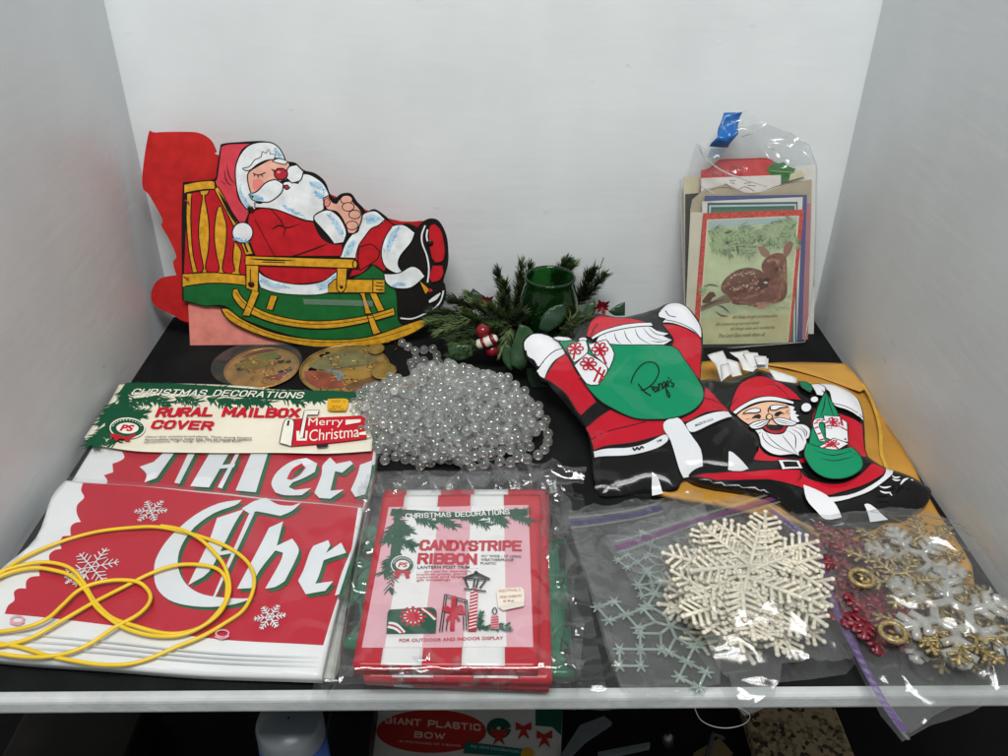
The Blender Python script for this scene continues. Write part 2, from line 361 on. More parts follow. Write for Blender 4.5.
# ------------------------------------------------------------------ the setting: a painted display box lined with black felt
XL, XR, YB, YF = -.387, .401, .941, .3935
def wall_mat(h):
    key = 'wall'+h
    if key in MATS: return MATS[key]
    m = bpy.data.materials.new('painted_board'); m.use_nodes = True; nt = m.node_tree; N = nt.nodes; L = nt.links; b = N['Principled BSDF']
    c = lin(h); b.inputs['Roughness'].default_value = .38; b.inputs['Specular IOR Level'].default_value = .45
    tc = N.new('ShaderNodeTexCoord')
    n = N.new('ShaderNodeTexNoise'); n.inputs['Scale'].default_value = 9; n.inputs['Detail'].default_value = 8; L.new(tc.outputs['Object'], n.inputs['Vector'])
    r = N.new('ShaderNodeValToRGB'); r.color_ramp.elements[0].position = .35; r.color_ramp.elements[1].position = .65
    r.color_ramp.elements[0].color = tuple(x*.95 for x in c)+(1,); r.color_ramp.elements[1].color = tuple(min(1, x*1.03) for x in c)+(1,)
    L.new(n.outputs['Fac'], r.inputs['Fac'])
    # scuffs
    mp = N.new('ShaderNodeMapping'); mp.inputs['Scale'].default_value = (1, 1, 2.2); mp.inputs['Rotation'].default_value = (.5, .3, .4); L.new(tc.outputs['Object'], mp.inputs['Vector'])
    sc = N.new('ShaderNodeTexNoise'); sc.inputs['Scale'].default_value = 38; sc.inputs['Detail'].default_value = 9; L.new(mp.outputs['Vector'], sc.inputs['Vector'])
    sr = N.new('ShaderNodeValToRGB'); sr.color_ramp.elements[0].position = .70; sr.color_ramp.elements[1].position = .76; L.new(sc.outputs['Fac'], sr.inputs['Fac'])
    mx = N.new('ShaderNodeMix'); mx.data_type = 'RGBA'; L.new(sr.outputs['Color'], mx.inputs[0]); L.new(r.outputs['Color'], mx.inputs[6]); mx.inputs[7].default_value = tuple(x*.87 for x in c)+(1,)
    L.new(mx.outputs[2], b.inputs['Base Color'])
    # brush marks
    mp2 = N.new('ShaderNodeMapping'); mp2.inputs['Scale'].default_value = (1, 1, 5); mp2.inputs['Rotation'].default_value = (.55, .0, .1); L.new(tc.outputs['Object'], mp2.inputs['Vector'])
    bn = N.new('ShaderNodeTexNoise'); bn.inputs['Scale'].default_value = 22; bn.inputs['Detail'].default_value = 5; L.new(mp2.outputs['Vector'], bn.inputs['Vector'])
    bp = N.new('ShaderNodeBump'); bp.inputs['Strength'].default_value = .22; bp.inputs['Distance'].default_value = .0012; L.new(bn.outputs['Fac'], bp.inputs['Height']); L.new(bp.outputs['Normal'], b.inputs['Normal'])
    MATS[key] = m; return m
def slab(name, lo, hi, m, label, cat, bev=.0):
    lo = Vector(lo); hi = Vector(hi); c = (lo+hi)/2
    b = MB(); b.box(c, hi-lo); o = b.build(name, m, loc=(c.x, c.y, lo.z))
    if bev:
        md = o.modifiers.new('b', 'BEVEL'); md.width = bev; md.segments = 3
    return props(o, label, cat, kind='structure')
WALL_SHADED = wall_mat('d3d8da')  # same paint as the back wall, shade put into a darker tone
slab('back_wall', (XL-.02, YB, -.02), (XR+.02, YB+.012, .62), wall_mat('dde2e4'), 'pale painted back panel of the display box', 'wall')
slab('left_wall', (XL-.014, YF-.06, -.019), (XL, YB-.0005, .62), WALL_SHADED, 'grey painted side panel beside the rocking chair cutout', 'wall', .001)
slab('right_wall', (XR, YF-.06, -.019), (XR+.014, YB-.0005, .62), WALL_SHADED, 'grey painted side panel beside the brown envelope', 'wall', .001)
slab('shelf_board', (XL-.05, YF-.0075, -.0165), (XR+.05, YB+.02, -.0015), mat('bfc3c3', .5, .4, .14, 45, .5, 160), 'pale grey painted shelf board with rounded front edge', 'shelf', .0035)
fm = mat('131415', .85, .15, .35, 25, .5, 900)
slab('felt_floor', (XL+.0005, YF, -.0014), (XR-.0005, YB-.0005, 0), fm, 'matt black felt lining on the shelf', 'felt')
# ------------------------------------------------------------------ folding cutout: bearded man asleep in a rocking chair
G = 'dca227'; RED = 'c01824'; GRN = '17662f'; WHT = 'e9eef0'; SKIN = 'eab09c'; BLK = '14110f'; BLU = '6fb4dc'
def cutout():
    a = atz(190, 347); b = atz(375, 345.5); lean = math.radians(7)
    up = Vector((0, math.sin(lean), math.cos(lean)))
    sh = Sheet(a, b-a, (b-a).cross(up), step=1.6e-5); sh.base = .0
    root = thing('rocking_chair_cutout', ((a+b)/2), 'die-cut card of a bearded man in red asleep in a yellow rocking chair', 'cutout')
    goldm = mat(G, .5, .35, .28, 160, .1, 500)
    mm = {'g': goldm, 'r': paper(RED), 'n': paper(GRN), 'w': paper(WHT), 's': paper(SKIN), 'k': paper(BLK), 'b': paper(BLU), 'p': paper('e98a80'), 'd': paper('b8263c'), 'h': paper('d2404f')}
    LW = .0013
    sub = [root]
    def p(name, pts, m, ol=LW, **k):
        if name == 'blue_shade':
            x0 = min(q[0] for q in pts); x1 = max(q[0] for q in pts); y0 = min(q[1] for q in pts); y1 = max(q[1] for q in pts)
            o = sh.poly(sub[0], name, Q('A', pts), paper('bcd8e8'), ol=0)
            c = (sum(q[0] for q in pts)/len(pts), sum(q[1] for q in pts)/len(pts)); e = max(pts, key=lambda q: (q[0]-c[0])**2+(q[1]-c[1])**2); f = (2*c[0]-e[0], 2*c[1]-e[1])
            sh.pine(sub[0], 'brush_stroke', [Q('A', [f, e])], .0048, mm['b'], 16, .0008, int(x0)); return o
        return sh.poly(sub[0], name, Q('A', pts), mm[m], ol=ol, **k)
    # pink support flap and plain red second leaf behind
    sh2 = Sheet(a-sh.n*.004, sh.u, sh.n); sh2.poly(root, 'support_flap', Q('A', [(176,556),(182,690),(490,684),(560,600),(300,540)]), paper('eb8f82'), sm=False, th=.0012)
    s3 = Sheet(a-sh.n*.0075, sh.u, sh.n)
    s3.poly(root, 'rear_leaf', Q('A', [(55,45),(75,38),(160,36),(210,40),(245,62),(262,95),(275,110),(500,180),(780,298),(900,306),(935,330),(940,430),(700,600),(300,600),(180,612),(130,590),(80,565),(63,535),(72,500),(95,478),(140,470),(130,430),(140,412),(118,360),(95,320),(98,300),(60,230),(36,190)]), paper('bd2020'), th=.0012)
    p('card_body', [(160,188),(250,180),(262,150),(272,85),(280,72),(330,67),(400,64),(440,74),(462,100),(472,126),(500,130),(525,152),(560,162),(590,188),(605,225),(620,238),(640,223),(668,223),(687,248),(705,266),(714,280),(740,270),(775,293),(800,316),(840,313),(870,325),(885,308),(910,298),(936,308),(957,350),(963,400),(961,440),(948,485),(953,500),(956,530),(942,565),(908,596),(890,622),(850,647),(780,672),(700,685),(610,688),(520,683),(430,663),(360,638),(310,613),(280,585),(273,566),(200,558),(158,546),(157,480),(156,300)], 'k', ol=0, th=.0014)
    p('green_ground', [(160,498),(345,485),(560,520),(690,470),(735,437),(775,470),(805,520),(812,605),(840,625),(780,655),(690,668),(600,668),(500,655),(400,625),(330,595),(285,562),(230,563),(200,556),(161,546)], 'n')
    p('chair_panel', [(172,222),(262,208),(300,290),(350,400),(350,468),(162,466)], 'r', sm=False)
    p('chair_post', [(172,222),(187,221),(184,300),(190,400),(204,460),(190,462),(178,400),(170,300)], 'g')
    for i, sp in enumerate(([(211,214),(240,211),(234,226),(226,232),(236,290),(240,345),(236,400),(228,448),(241,463),(211,463),(222,448),(212,390),(207,340),(212,280),(219,232),(213,226)],
        [(266,262),(276,262),(290,310),(292,350),(287,400),(279,450),(292,465),(257,463),(270,450),(260,400),(255,350),(258,300)],
        [(316,366),(330,384),(337,405),(330,455),(338,468),(303,465),(318,455),(311,420)])): p('spindle', sp, 'g')
    p('top_rail', [(163,195),(200,187),(240,183),(256,186),(259,209),(220,211),(163,221)], 'g')
    p('seat_rail', [(158,466),(250,461),(349,470),(352,500),(290,494),(230,494),(158,504)], 'g')
    p('hood', [(275,80),(300,72),(372,70),(340,90),(325,130),(322,190),(330,240),(362,276),(345,318),(330,310),(262,200),(264,170)], 'h')
    sh.strokes(root, 'fold_line', [Q('A', l) for l in ([(285,150),(292,185),(310,200)],[(292,130),(300,170),(318,195)],[(275,185),(290,195)])], .0012, mm['k'], taper=True)
    p('chair_post', [(260,205),(272,210),(320,300),(350,350),(372,405),(350,408),(322,340),(290,275),(258,215)], 'g')
    sh.strokes(root, 'shading', [Q('A', [(268,215),(300,275),(325,318)]), Q('A', [(345,370),(356,400)])], .004, mm['k'], taper=True)
    p('coat', [(360,285),(372,275),(420,262),(470,280),(520,302),(555,308),(575,350),(605,372),(642,375),(642,412),(380,412),(365,375),(355,330)], 'r')
    p('coat_skirt', [(345,425),(700,430),(690,445),(640,462),(600,482),(540,494),(480,494),(420,478),(385,450)], 'r')
    p('trouser_leg', [(740,310),(770,300),(800,318),(790,345),(766,375),(765,405),(780,440),(768,458),(745,442),(730,436),(700,464),(663,474),(680,430),(640,420),(660,380),(690,360)], 'r')
    p('knee', [(692,385),(730,376),(755,398),(748,420),(720,440),(695,455),(690,430)], 'r')
    p('skirt_trim', [(385,443),(400,468),(450,488),(520,497),(580,488),(618,462),(632,455),(634,475),(620,510),(580,527),(510,529),(440,522),(395,507),(386,480)], 'w')
    p('blue_shade', [(560,497),(600,482),(620,470),(612,505),(575,515)], 'b', ol=0); p('blue_shade', [(395,470),(430,492),(480,505),(440,510),(402,495)], 'b', ol=0)
    p('fur_trim', [(700,292),(718,278),(745,276),(772,300),(752,318),(730,328),(712,350),(692,380),(682,418),(636,416),(650,376),(672,345),(690,335)], 'w')
    p('blue_shade', [(712,292),(740,285),(760,300),(740,312),(715,315)], 'b', ol=0); p('blue_shade', [(655,385),(675,360),(680,372),(668,405),(648,410)], 'b', ol=0)
    p('fur_hood', [(372,71),(420,67),(447,80),(464,105),(470,125),(420,118),(385,130),(362,160),(362,210),(382,240),(380,268),(362,279),(335,245),(322,200),(320,140),(340,95)], 'w')
    p('blue_shade', [(330,195),(345,230),(368,262),(352,262),(332,232)], 'b', ol=0); p('blue_shade', [(440,80),(455,100),(462,120),(445,110),(435,92)], 'b', ol=0)
    face = p('face', [(356,165),(385,140),(440,115),(482,130),(490,175),(445,190),(405,210),(380,245),(364,215)], 's')
    sub[0] = face; p('cheek', [(372,182),(392,178),(408,190),(400,206),(385,220),(372,205)], 'p', ol=0)
    sub[0] = root; p('beard', [(378,248),(400,250),(430,218),(470,186),(508,192),(520,162),(545,165),(580,187),(598,215),(602,235),(586,250),(586,270),(562,285),(555,306),(530,302),(500,292),(440,270),(378,264)], 'w')
    for q in ([(545,185),(575,190),(590,215),(570,210),(545,200)], [(560,218),(592,225),(585,240),(562,232)], [(470,258),(500,275),(530,294),(505,284),(472,270)]): p('blue_shade', q, 'b', ol=0)
    p('mustache', [(360,224),(385,215),(410,190),(440,180),(464,194),(458,220),(425,246),(395,247),(370,240)], 'w')
    p('blue_shade', [(364,226),(385,226),(405,238),(395,245),(372,240)], 'b', ol=0); p('shadow_mark', [(362,224),(374,230),(372,238)], 'k', ol=0)
    p('mustache', [(470,172),(480,142),(505,135),(525,155),(516,182),(490,190)], 'w')
    sub[0] = face; p('nose', circle((457,163), 20, 17), 'd'); p('nose_glint', circle((450,157), 6, 4, 8, .4), 'p', ol=0)
    p('mouth', [(466,198),(476,196),(484,204),(476,210),(468,206)], 'd')
    p('brow_hair', [(340,146),(362,140),(378,120),(396,112),(400,95),(412,100),(420,88),(425,102),(440,104),(436,118),(410,122),(385,134),(365,150),(350,152)], 'w', ol=.0009)
    p('brow_hair', [(430,124),(450,116),(478,124),(470,134),(450,130)], 'w', ol=.0009)
    sh.strokes(face, 'eyelid', [Q('A', l) for l in ([(372,160),(390,166),(410,158)],[(378,163),(376,170)],[(388,166),(388,174)],[(398,164),(402,171)],[(428,148),(440,152),(448,144)],[(434,151),(435,157)])], .001, mm['k'], taper=False)
    sub[0] = root; p('pompom', circle((341,340), 31), 'w'); p('blue_shade', [(318,350),(340,362),(358,365),(338,368),(322,362)], 'b', ol=0)
    p('cuff', [(560,287),(590,272),(615,277),(640,302),(655,340),(646,370),(618,374),(600,350),(575,322),(558,302)], 'w')
    p('blue_shade', [(600,285),(628,305),(648,345),(636,350),(615,315)], 'b', ol=0)
    p('hands', [(584,237),(600,228),(612,247),(625,252),(640,233),(665,233),(677,250),(693,266),(702,287),(696,315),(680,341),(660,341),(645,302),(625,277),(595,268)], 's')
    for c in ((655,240),(660,262),(680,285),(672,318)): p('finger', circle(c, 18, 13, 10, .3), 's', ol=.001)
    p('thumb', [(588,240),(600,234),(606,250),(598,262),(588,258)], 'p', ol=.0008)
    sh.strokes(root, 'coat_fold', [Q('A', l) for l in ([(420,262),(455,300),(470,325),(515,312)],[(470,325),(465,350)],[(430,330),(450,318),(470,325)],[(378,300),(440,415)],[(600,372),(540,395),(470,418)])], .0013, mm['k'], taper=True)
    p('trouser_cuff', [(798,318),(830,317),(862,340),(850,370),(818,410),(812,440),(832,466),(800,461),(770,440),(760,400),(770,358),(788,328)], 'w')
    p('blue_shade', [(780,360),(800,330),(815,325),(800,360),(785,400),(775,395)], 'b', ol=0)
    p('boot_sole', [(905,322),(922,312),(940,330),(950,365),(953,400),(946,425),(925,431),(912,415),(904,370)], 'r'); p('boot_heel', [(915,438),(945,438),(949,462),(936,484),(912,490),(904,470)], 'r')
    p('trouser_cuff', [(768,464),(812,462),(850,442),(875,450),(892,472),(850,506),(800,507),(774,490)], 'w'); p('blue_shade', [(800,490),(840,492),(825,502),(800,500)], 'b', ol=0)
    p('buckle', [(876,486),(907,511),(893,526)], 'g'); p('buckle_stone', circle((908,514), 7, 5, 8), 'd', ol=0)
    wm = mm['w']
    sh.strokes(root, 'boot_highlight', [Q('A', l) for l in ([(893,318),(883,345),(884,372),(898,410),(904,450),(900,490)],[(818,598),(850,600),(880,590),(920,568),(940,545),(948,515)],[(900,330),(897,350),(900,366)],[(905,550),(925,540),(938,522)])], .0017, wm)
    sh.strokes(root, 'boot_highlight', [Q('A', [(903,548),(922,538),(936,524)])], .0045, wm, taper=True)
    p('runner_inner', [(312,512),(325,508),(350,545),(420,583),(520,604),(620,604),(720,589),(798,566),(802,588),(730,608),(620,628),(520,627),(420,608),(345,573),(313,535)], 'g')
    p('leg', [(372,508),(392,520),(378,555),(362,592),(340,590),(352,560)], 'g'); p('leg', [(426,528),(447,532),(432,574),(412,570)], 'g')
    p('leg', [(681,516),(717,516),(712,530),(731,584),(712,585),(700,530)], 'g'); p('leg', [(724,522),(746,523),(770,573),(750,578)], 'g')
    p('leg', [(718,592),(735,589),(752,630),(762,640),(736,648)], 'g')
    p('runner_outer', [(276,569),(300,571),(345,604),(430,640),(520,658),(620,663),(720,655),(820,622),(880,602),(906,598),(890,622),(840,650),(760,675),(660,685),(560,685),(450,665),(360,636),(300,603)], 'g')
    sh.strokes(root, 'wood_line', [Q('A', l) for l in ([(290,578),(345,612),(430,648),(520,666),(620,671),(740,660),(850,628)],[(320,518),(350,556),(420,594),(520,614),(620,614),(720,599),(795,578)])], .0007, mm['k'])
    p('seat_rail', [(601,497),(620,480),(770,481),(770,521),(600,521)], 'g', sm=False)
    sh.strokes(root, 'wood_line', [Q('A', l) for l in ([(735,482),(735,520)],[(745,490),(765,492)],[(742,500),(768,502)],[(744,511),(766,513)])], .0012, mm['k'])
    p('chair_post', [(352,434),(390,436),(388,518),(352,507)], 'g', sm=False)
    p('chair_post', [(627,446),(657,446),(653,505),(640,521),(626,508)], 'g')
    p('arm_rest', [(350,409),(520,415),(665,419),(685,424),(692,435),(685,448),(660,447),(350,437)], 'g'); p('arm_end', circle((681,435), 7, 12, 10), 'g')
    sh.strokes(root, 'shading', [Q('A', l) for l in ([(360,418),(420,422),(500,424)],[(365,450),(365,490)],[(400,428),(470,430)])], .002, mm['k'], taper=True)
    # brass paper fasteners and red thread
    br = mat('4a3226', .35, .5, .2, 200, metal=.8)
    for c in ((366,268),(368,495),(908,370),(640,503)):
        q = sh.uv(Q('A', [c])[0]); b_ = MB(); b_.ball(sh.pt(*q, .0022), .0036 if c[0] != 640 else .002, sc=(1,.45,1)); b_.build('paper_fastener', br, root, True)
    th = plast('a11016')
    for c in ((180,247),(178,478)):
        b_ = MB(); b_.tube([sh.pt(*sh.uv(Q('A', [(c[0]-22, c[1]-6)])[0]), -.002), sh.pt(*sh.uv(Q('A', [c])[0]), .003)], .0009, 6); b_.build('thread', th, root, True)
    # clear tape patch
    sh.poly(root, 'tape', Q('A', [(525,540),(735,545),(735,562),(527,556)]), film('tape', .25, .2, .05, .4), sm=False)
cutout()
# ------------------------------------------------------------------ stamped brass ornaments
def brass(name, c, r, label, hexes, seed, extra):
    rnd = random.Random(seed); P = atz(*c, .004)
    root = thing(name, (P.x, P.y, 0), label, 'ornament', 'flat brass ornaments on the felt')
    tilt = Vector((rnd.uniform(-.03,.03), -.04, 1))
    sh = Sheet(P, (1,0,0), tilt, bump=lambda u, v: .0008*nz(u, v, 60, seed), grid=.004, step=3e-5)
    bm_ = mat(hexes[0], .30, .5, .35, 60, .4, 160, metal=.7)
    sh.poly(root, 'disc', None, bm_, uvs=circle((0,0), r, r, 40), th=.0006)
    rim = MB(); rim.tube([sh.pt(r*math.cos(t*math.pi/24), r*math.sin(t*math.pi/24), .0003) for t in range(48)], .0006, 6, closed=True); rim.build('rim', bm_, root, True)
    dk = mat('0d0c0b', .8, .1, 0)
    for k in range(13):
        a = rnd.uniform(-.4, 3.3); q = r*rnd.uniform(.45, .8); u, v = q*math.cos(a), q*math.sin(a)
        sh.poly(root, 'cutout_hole', None, dk, uvs=[(u+r*rnd.uniform(.05,.13)*math.cos(t), v+r*rnd.uniform(.05,.12)*math.sin(t)) for t in np.linspace(0, 5.5, 7)])
    for hx, pts in extra:
        sh.poly(root, 'relief', None, mat(hx, .32, .5, .3, 60, .3, 120, metal=.45), uvs=[(x*r, y*r) for x, y in pts])
    L = []
    for k in range(34):
        a = rnd.uniform(0, 6.28); q = r*rnd.uniform(.2, .8); b = rnd.uniform(0, 6.28); u, v = q*math.cos(a), q*math.sin(a)
        L.append([(u, v), (u+r*.12*math.cos(b), v+r*.12*math.sin(b)), (u+r*.2*math.cos(b+.8), v+r*.2*math.sin(b+.8))])
    for ln in L:
        t = MB(); t.tube([sh.pt(*p, .0004) for p in smooth_open(ln)], .0005, 4); t.build('wire_scroll', mat('b78b3e', .25, .5, .2, 60, metal=1), root, True)
    return root, sh
r1, s1 = brass('brass_ornament', (262,368), .040, 'round red-tinted brass scroll ornament in a clear round sleeve, under the rocker', ('cfa05c',), 3,
      [('8f7a33', [(-.8,.1),(-.4,.5),(.1,.45),(.2,.1),(-.3,-.1)]), ('8c2f2c', [(.1,-.5),(.7,-.2),(.9,.1),(.6,-.6)]), ('6b7a3a', [(-.3,.6),(.2,.8),(.4,.5),(0,.4)]), ('7f3327', [(-.7,.5),(-.3,.85),(.3,.95),(-.2,.75)])])
s1.poly(r1, 'clear_sleeve', None, film('sleeve', .07, .1, .05, .5), uvs=circle((-.006,.004), .049, .046, 36), l=.004, grid=.006)
r2, s2 = brass('brass_ornament', (345,369), .049, 'round brass ornament stamped with a village scene, beside the bead heap', ('c4a468',), 8,
      [('8a8560', [(-.85,.1),(-.5,.6),(0,.72),(.5,.6),(.75,.25),(0,.05),(-.5,-.05)]), ('a45b48', [(-.9,-.1),(-.5,-.1),(-.1,-.35),(.1,-.7),(-.4,-.75),(-.75,-.5)]), ('94a3a8', [(-.45,-.02),(-.1,-.1),(.05,-.4),(-.1,-.5),(-.2,-.25)]), ('a98a45', [(.1,-.05),(.6,-.05),(.62,-.4),(.1,-.42)])])
for c, rr in (((376,350),.011), ((384,372),.016)):
    q = s2.uv(c); t = MB(); t.ball(s2.pt(*q, .002), rr, sc=(.9,1.1,.05)); t.build('leaf_finial', mat('a38a4c', .3, .5, .3, 80, .2, 150, metal=.5), r2, True)
s2.poly(r2, 'skirt', None, mat('96795f', .35, .5, .3, 60, .3, 120, metal=.8), uvs=[s2.uv(p) for p in ((345,386),(372,376),(398,374),(402,388),(372,392),(350,391))])
hk = MB(); hk.tube([atz(372,347,.004), atz(384,343,.006), atz(394,341,.004), atz(399,346,.003), atz(395,350,.003)], .0007, 5); hk.build('hook', mat('5d4a2a', .4, .5, .1, 50, metal=.8), r2, True)

# ------------------------------------------------------------------ banner packs
LET_M = [[(0,120),(60,100),(110,52),(152,52),(105,120),(72,168),(20,186),(30,152)], [(208,52),(236,52),(168,192),(146,188)], [(295,55),(377,55),(292,207),(213,202)],
   [(404,60),(420,60),(346,212),(328,206)], [(472,55),(542,55),(488,227),(403,220)], [(335,112),(402,106),(396,122),(329,128)],
   [(553,190),(580,140),(640,97),(700,83),(745,105),(735,140),(690,165),(642,185),(626,205),(652,216),(720,206),(680,236),(610,238),(570,227)],
   [(768,112),(800,80),(825,106),(884,94),(895,105),(850,142),(820,136),(800,217),(857,213),(800,251),(753,247),(733,226),(763,152)],
   [(925,110),(976,92),(966,170),(946,237),(905,247),(886,216),(914,150)]]
LET_C = [[(427,254),(330,270),(230,320),(130,410),(75,490),(60,550),(70,620),(120,672),(200,698),(300,707),(400,697),(483,670),(430,674),(350,669),(270,655),(212,625),(176,580),(160,520),(176,450),(230,372),(312,311),(402,276)],
   [(325,332),(437,293),(400,352),(352,450),(292,560),(226,602),(203,614),(250,520),(292,430)], [(464,300),(482,306),(330,644),(308,668)], [(318,480),(412,462),(406,480),(318,496)],
   [(428,292),(480,260),(530,246),(582,274),(640,280),(678,267),(640,301),(590,322),(540,311),(490,302),(460,312)],
   [(543,372),(602,346),(576,450),(640,420),(667,460),(660,500),(610,602),(570,627),(528,634),(590,522),(602,480),(570,470),(502,560),(470,632),(410,635),(480,500),(520,420)],
   [(713,482),(730,452),(792,428),(800,450),(782,482),(846,438),(867,480),(800,502),(773,512),(752,580),(738,612),(812,600),(780,642),(698,658),(666,600),(690,550)],
   [(893,458),(880,520),(838,657),(820,662),(850,560)]]
BR = 'b8122c'
def banner(root, sh, field, letters, hole, flakes, marks, white, wth):
    wm = plast('e6e7e8'); rm = plast(BR); gm = plast('0f5b34'); lm = plast('dcdfe3')
    sh.poly(root, 'folded_sheet', white, wm, th=wth, sm=True, ang=40)
    sh.poly(root, 'red_field', field, rm, n=3, ang=75)
    for L in letters: sh.poly(root, 'letter_shadow', [(x+2.9, y+2.6) for x, y in Q('B2', L)], gm, n=3, ang=35)
    sh.k += 2
    for L in letters: sh.poly(root, 'letter', Q('B2', L), lm, n=3, ang=35)
    for h, c in hole: sh.poly(root, 'letter_counter', Q('B2', h), rm if c else gm, ang=35)
    for z, c, R, rot in flakes: sh.flake(root, 'snowflake_print', Q(z, [c])[0], R, lm, w=.0008, rot=rot)
    for c in marks: sh.strokes(root, 'rubber_mark', [Q('B0', circle(c, 17, 9, 12)+[(c[0]+17, c[1])]), Q('B0', [(c[0]-20,c[1]+8),(c[0],c[1]+14),(c[0]+18,c[1]+7)])], .0012, plast('d79aa6'))
fb = lambda s, a, sc: (lambda u, v: a*nz(u, v, sc, s)+a*.5*ridg(u, v, sc*1.3, s+5))
pb = lambda s, a, sc: (lambda u, v: a*nz(u, v, sc, s))
sA = Sheet.three(atz(90, 455, .013), atz(372, 458, .013), atz(360, 500, .012), bump=pb(1, .0018, 16), grid=.004, step=1.1e-4)
rA = thing('banner_pack', atz(230, 465, 0), 'folded red and white banner lettered Mer in a clear bag, partly under the header card', 'banner')
banner(rA, sA, Q('B0', [(322,28),(345,20),(992,22),(975,120),(958,200),(600,160),(300,160),(270,130),(285,110),(275,92),(300,85),(298,62),(318,55),(330,45)]), LET_M,
       [([(618,172),(640,132),(680,106),(697,124),(672,155),(637,176)], 1), ([(650,150),(672,128),(690,118),(684,136),(660,158),(640,172)], 0)], [], [], Q('B0', [(255,5),(998,12),(985,120),(955,205),(500,215),(140,190),(195,100)]), .0115)
fsA = Sheet.three(atz(90,455,.0155), atz(372,458,.0155), atz(360,500,.0145), bump=fb(31, .0018, 30), grid=.005)
fsA.poly(rA, 'clear_bag', Q('B0', [(235,-5),(1008,5),(995,110),(975,215),(500,225),(110,185),(180,95)]), film(), ang=30)
sB = Sheet.three(atz(55, 480, .027), atz(350, 515, .025), atz(325, 680, .012), bump=pb(2, .0022, 14), grid=.004, step=1.0e-4)
rB = thing('banner_pack', atz(190, 580, 0), 'folded red and white banner lettered Chr with snowflakes, under the yellow cord', 'banner')
scal = [(18,498),(30,470),(52,452),(50,425),(66,412),(92,412),(92,388),(108,372),(138,368),(136,338),(150,322),(172,318),(170,295),(186,278),(212,272),(206,248),(216,228),(244,226),(242,198),(256,182),(278,178),(264,150),(264,118),(288,92),(277,66),(284,40)]
banner(rB, sB, Q('B1', scal)+Q('B0', [(350,120),(600,146),(950,180),(925,330),(890,440),(858,548),(600,531),(330,496)]), LET_C,
       [], [('B2', (48,305), .0135, .2), ('B1', (318,342), .020, .45), ('B1', (262,378), .008, .1), ('B0', (718,478), .0115, .3)], [(50,485), (592,520)],
       Q('B0', [(172,104),(560,138),(962,180),(945,260),(905,400),(852,628),(600,618),(300,600),(0,577),(-55,560),(-45,420),(0,350),(95,262),(135,150)]), .0085)
fsB = Sheet.three(atz(55,480,.0292), atz(350,515,.0272), atz(325,680,.0142), bump=lambda u, v: .0022*nz(u, v, 14, 2)+.0014*ridg(u, v, 26, 37)+.001*nz(u, v, 40, 32), grid=.005)
fsB.poly(rB, 'clear_bag', Q('B0', [(150,92),(560,132),(985,176),(965,270),(915,400),(870,640),(600,632),(300,612),(0,592),(-70,570),(-65,400),(0,330),(95,225),(130,120)]), film(), ang=30)
# lower fold lines along the white front edge
for k in range(3):
    sB.strokes(rB, 'fold_edge', [Q('B0', [(0,520+18*k),(200,535+16*k),(500,565+13*k),(700,580+12*k),(848,585+12*k)])], .0012, plast('b9bcc0'), taper=True)
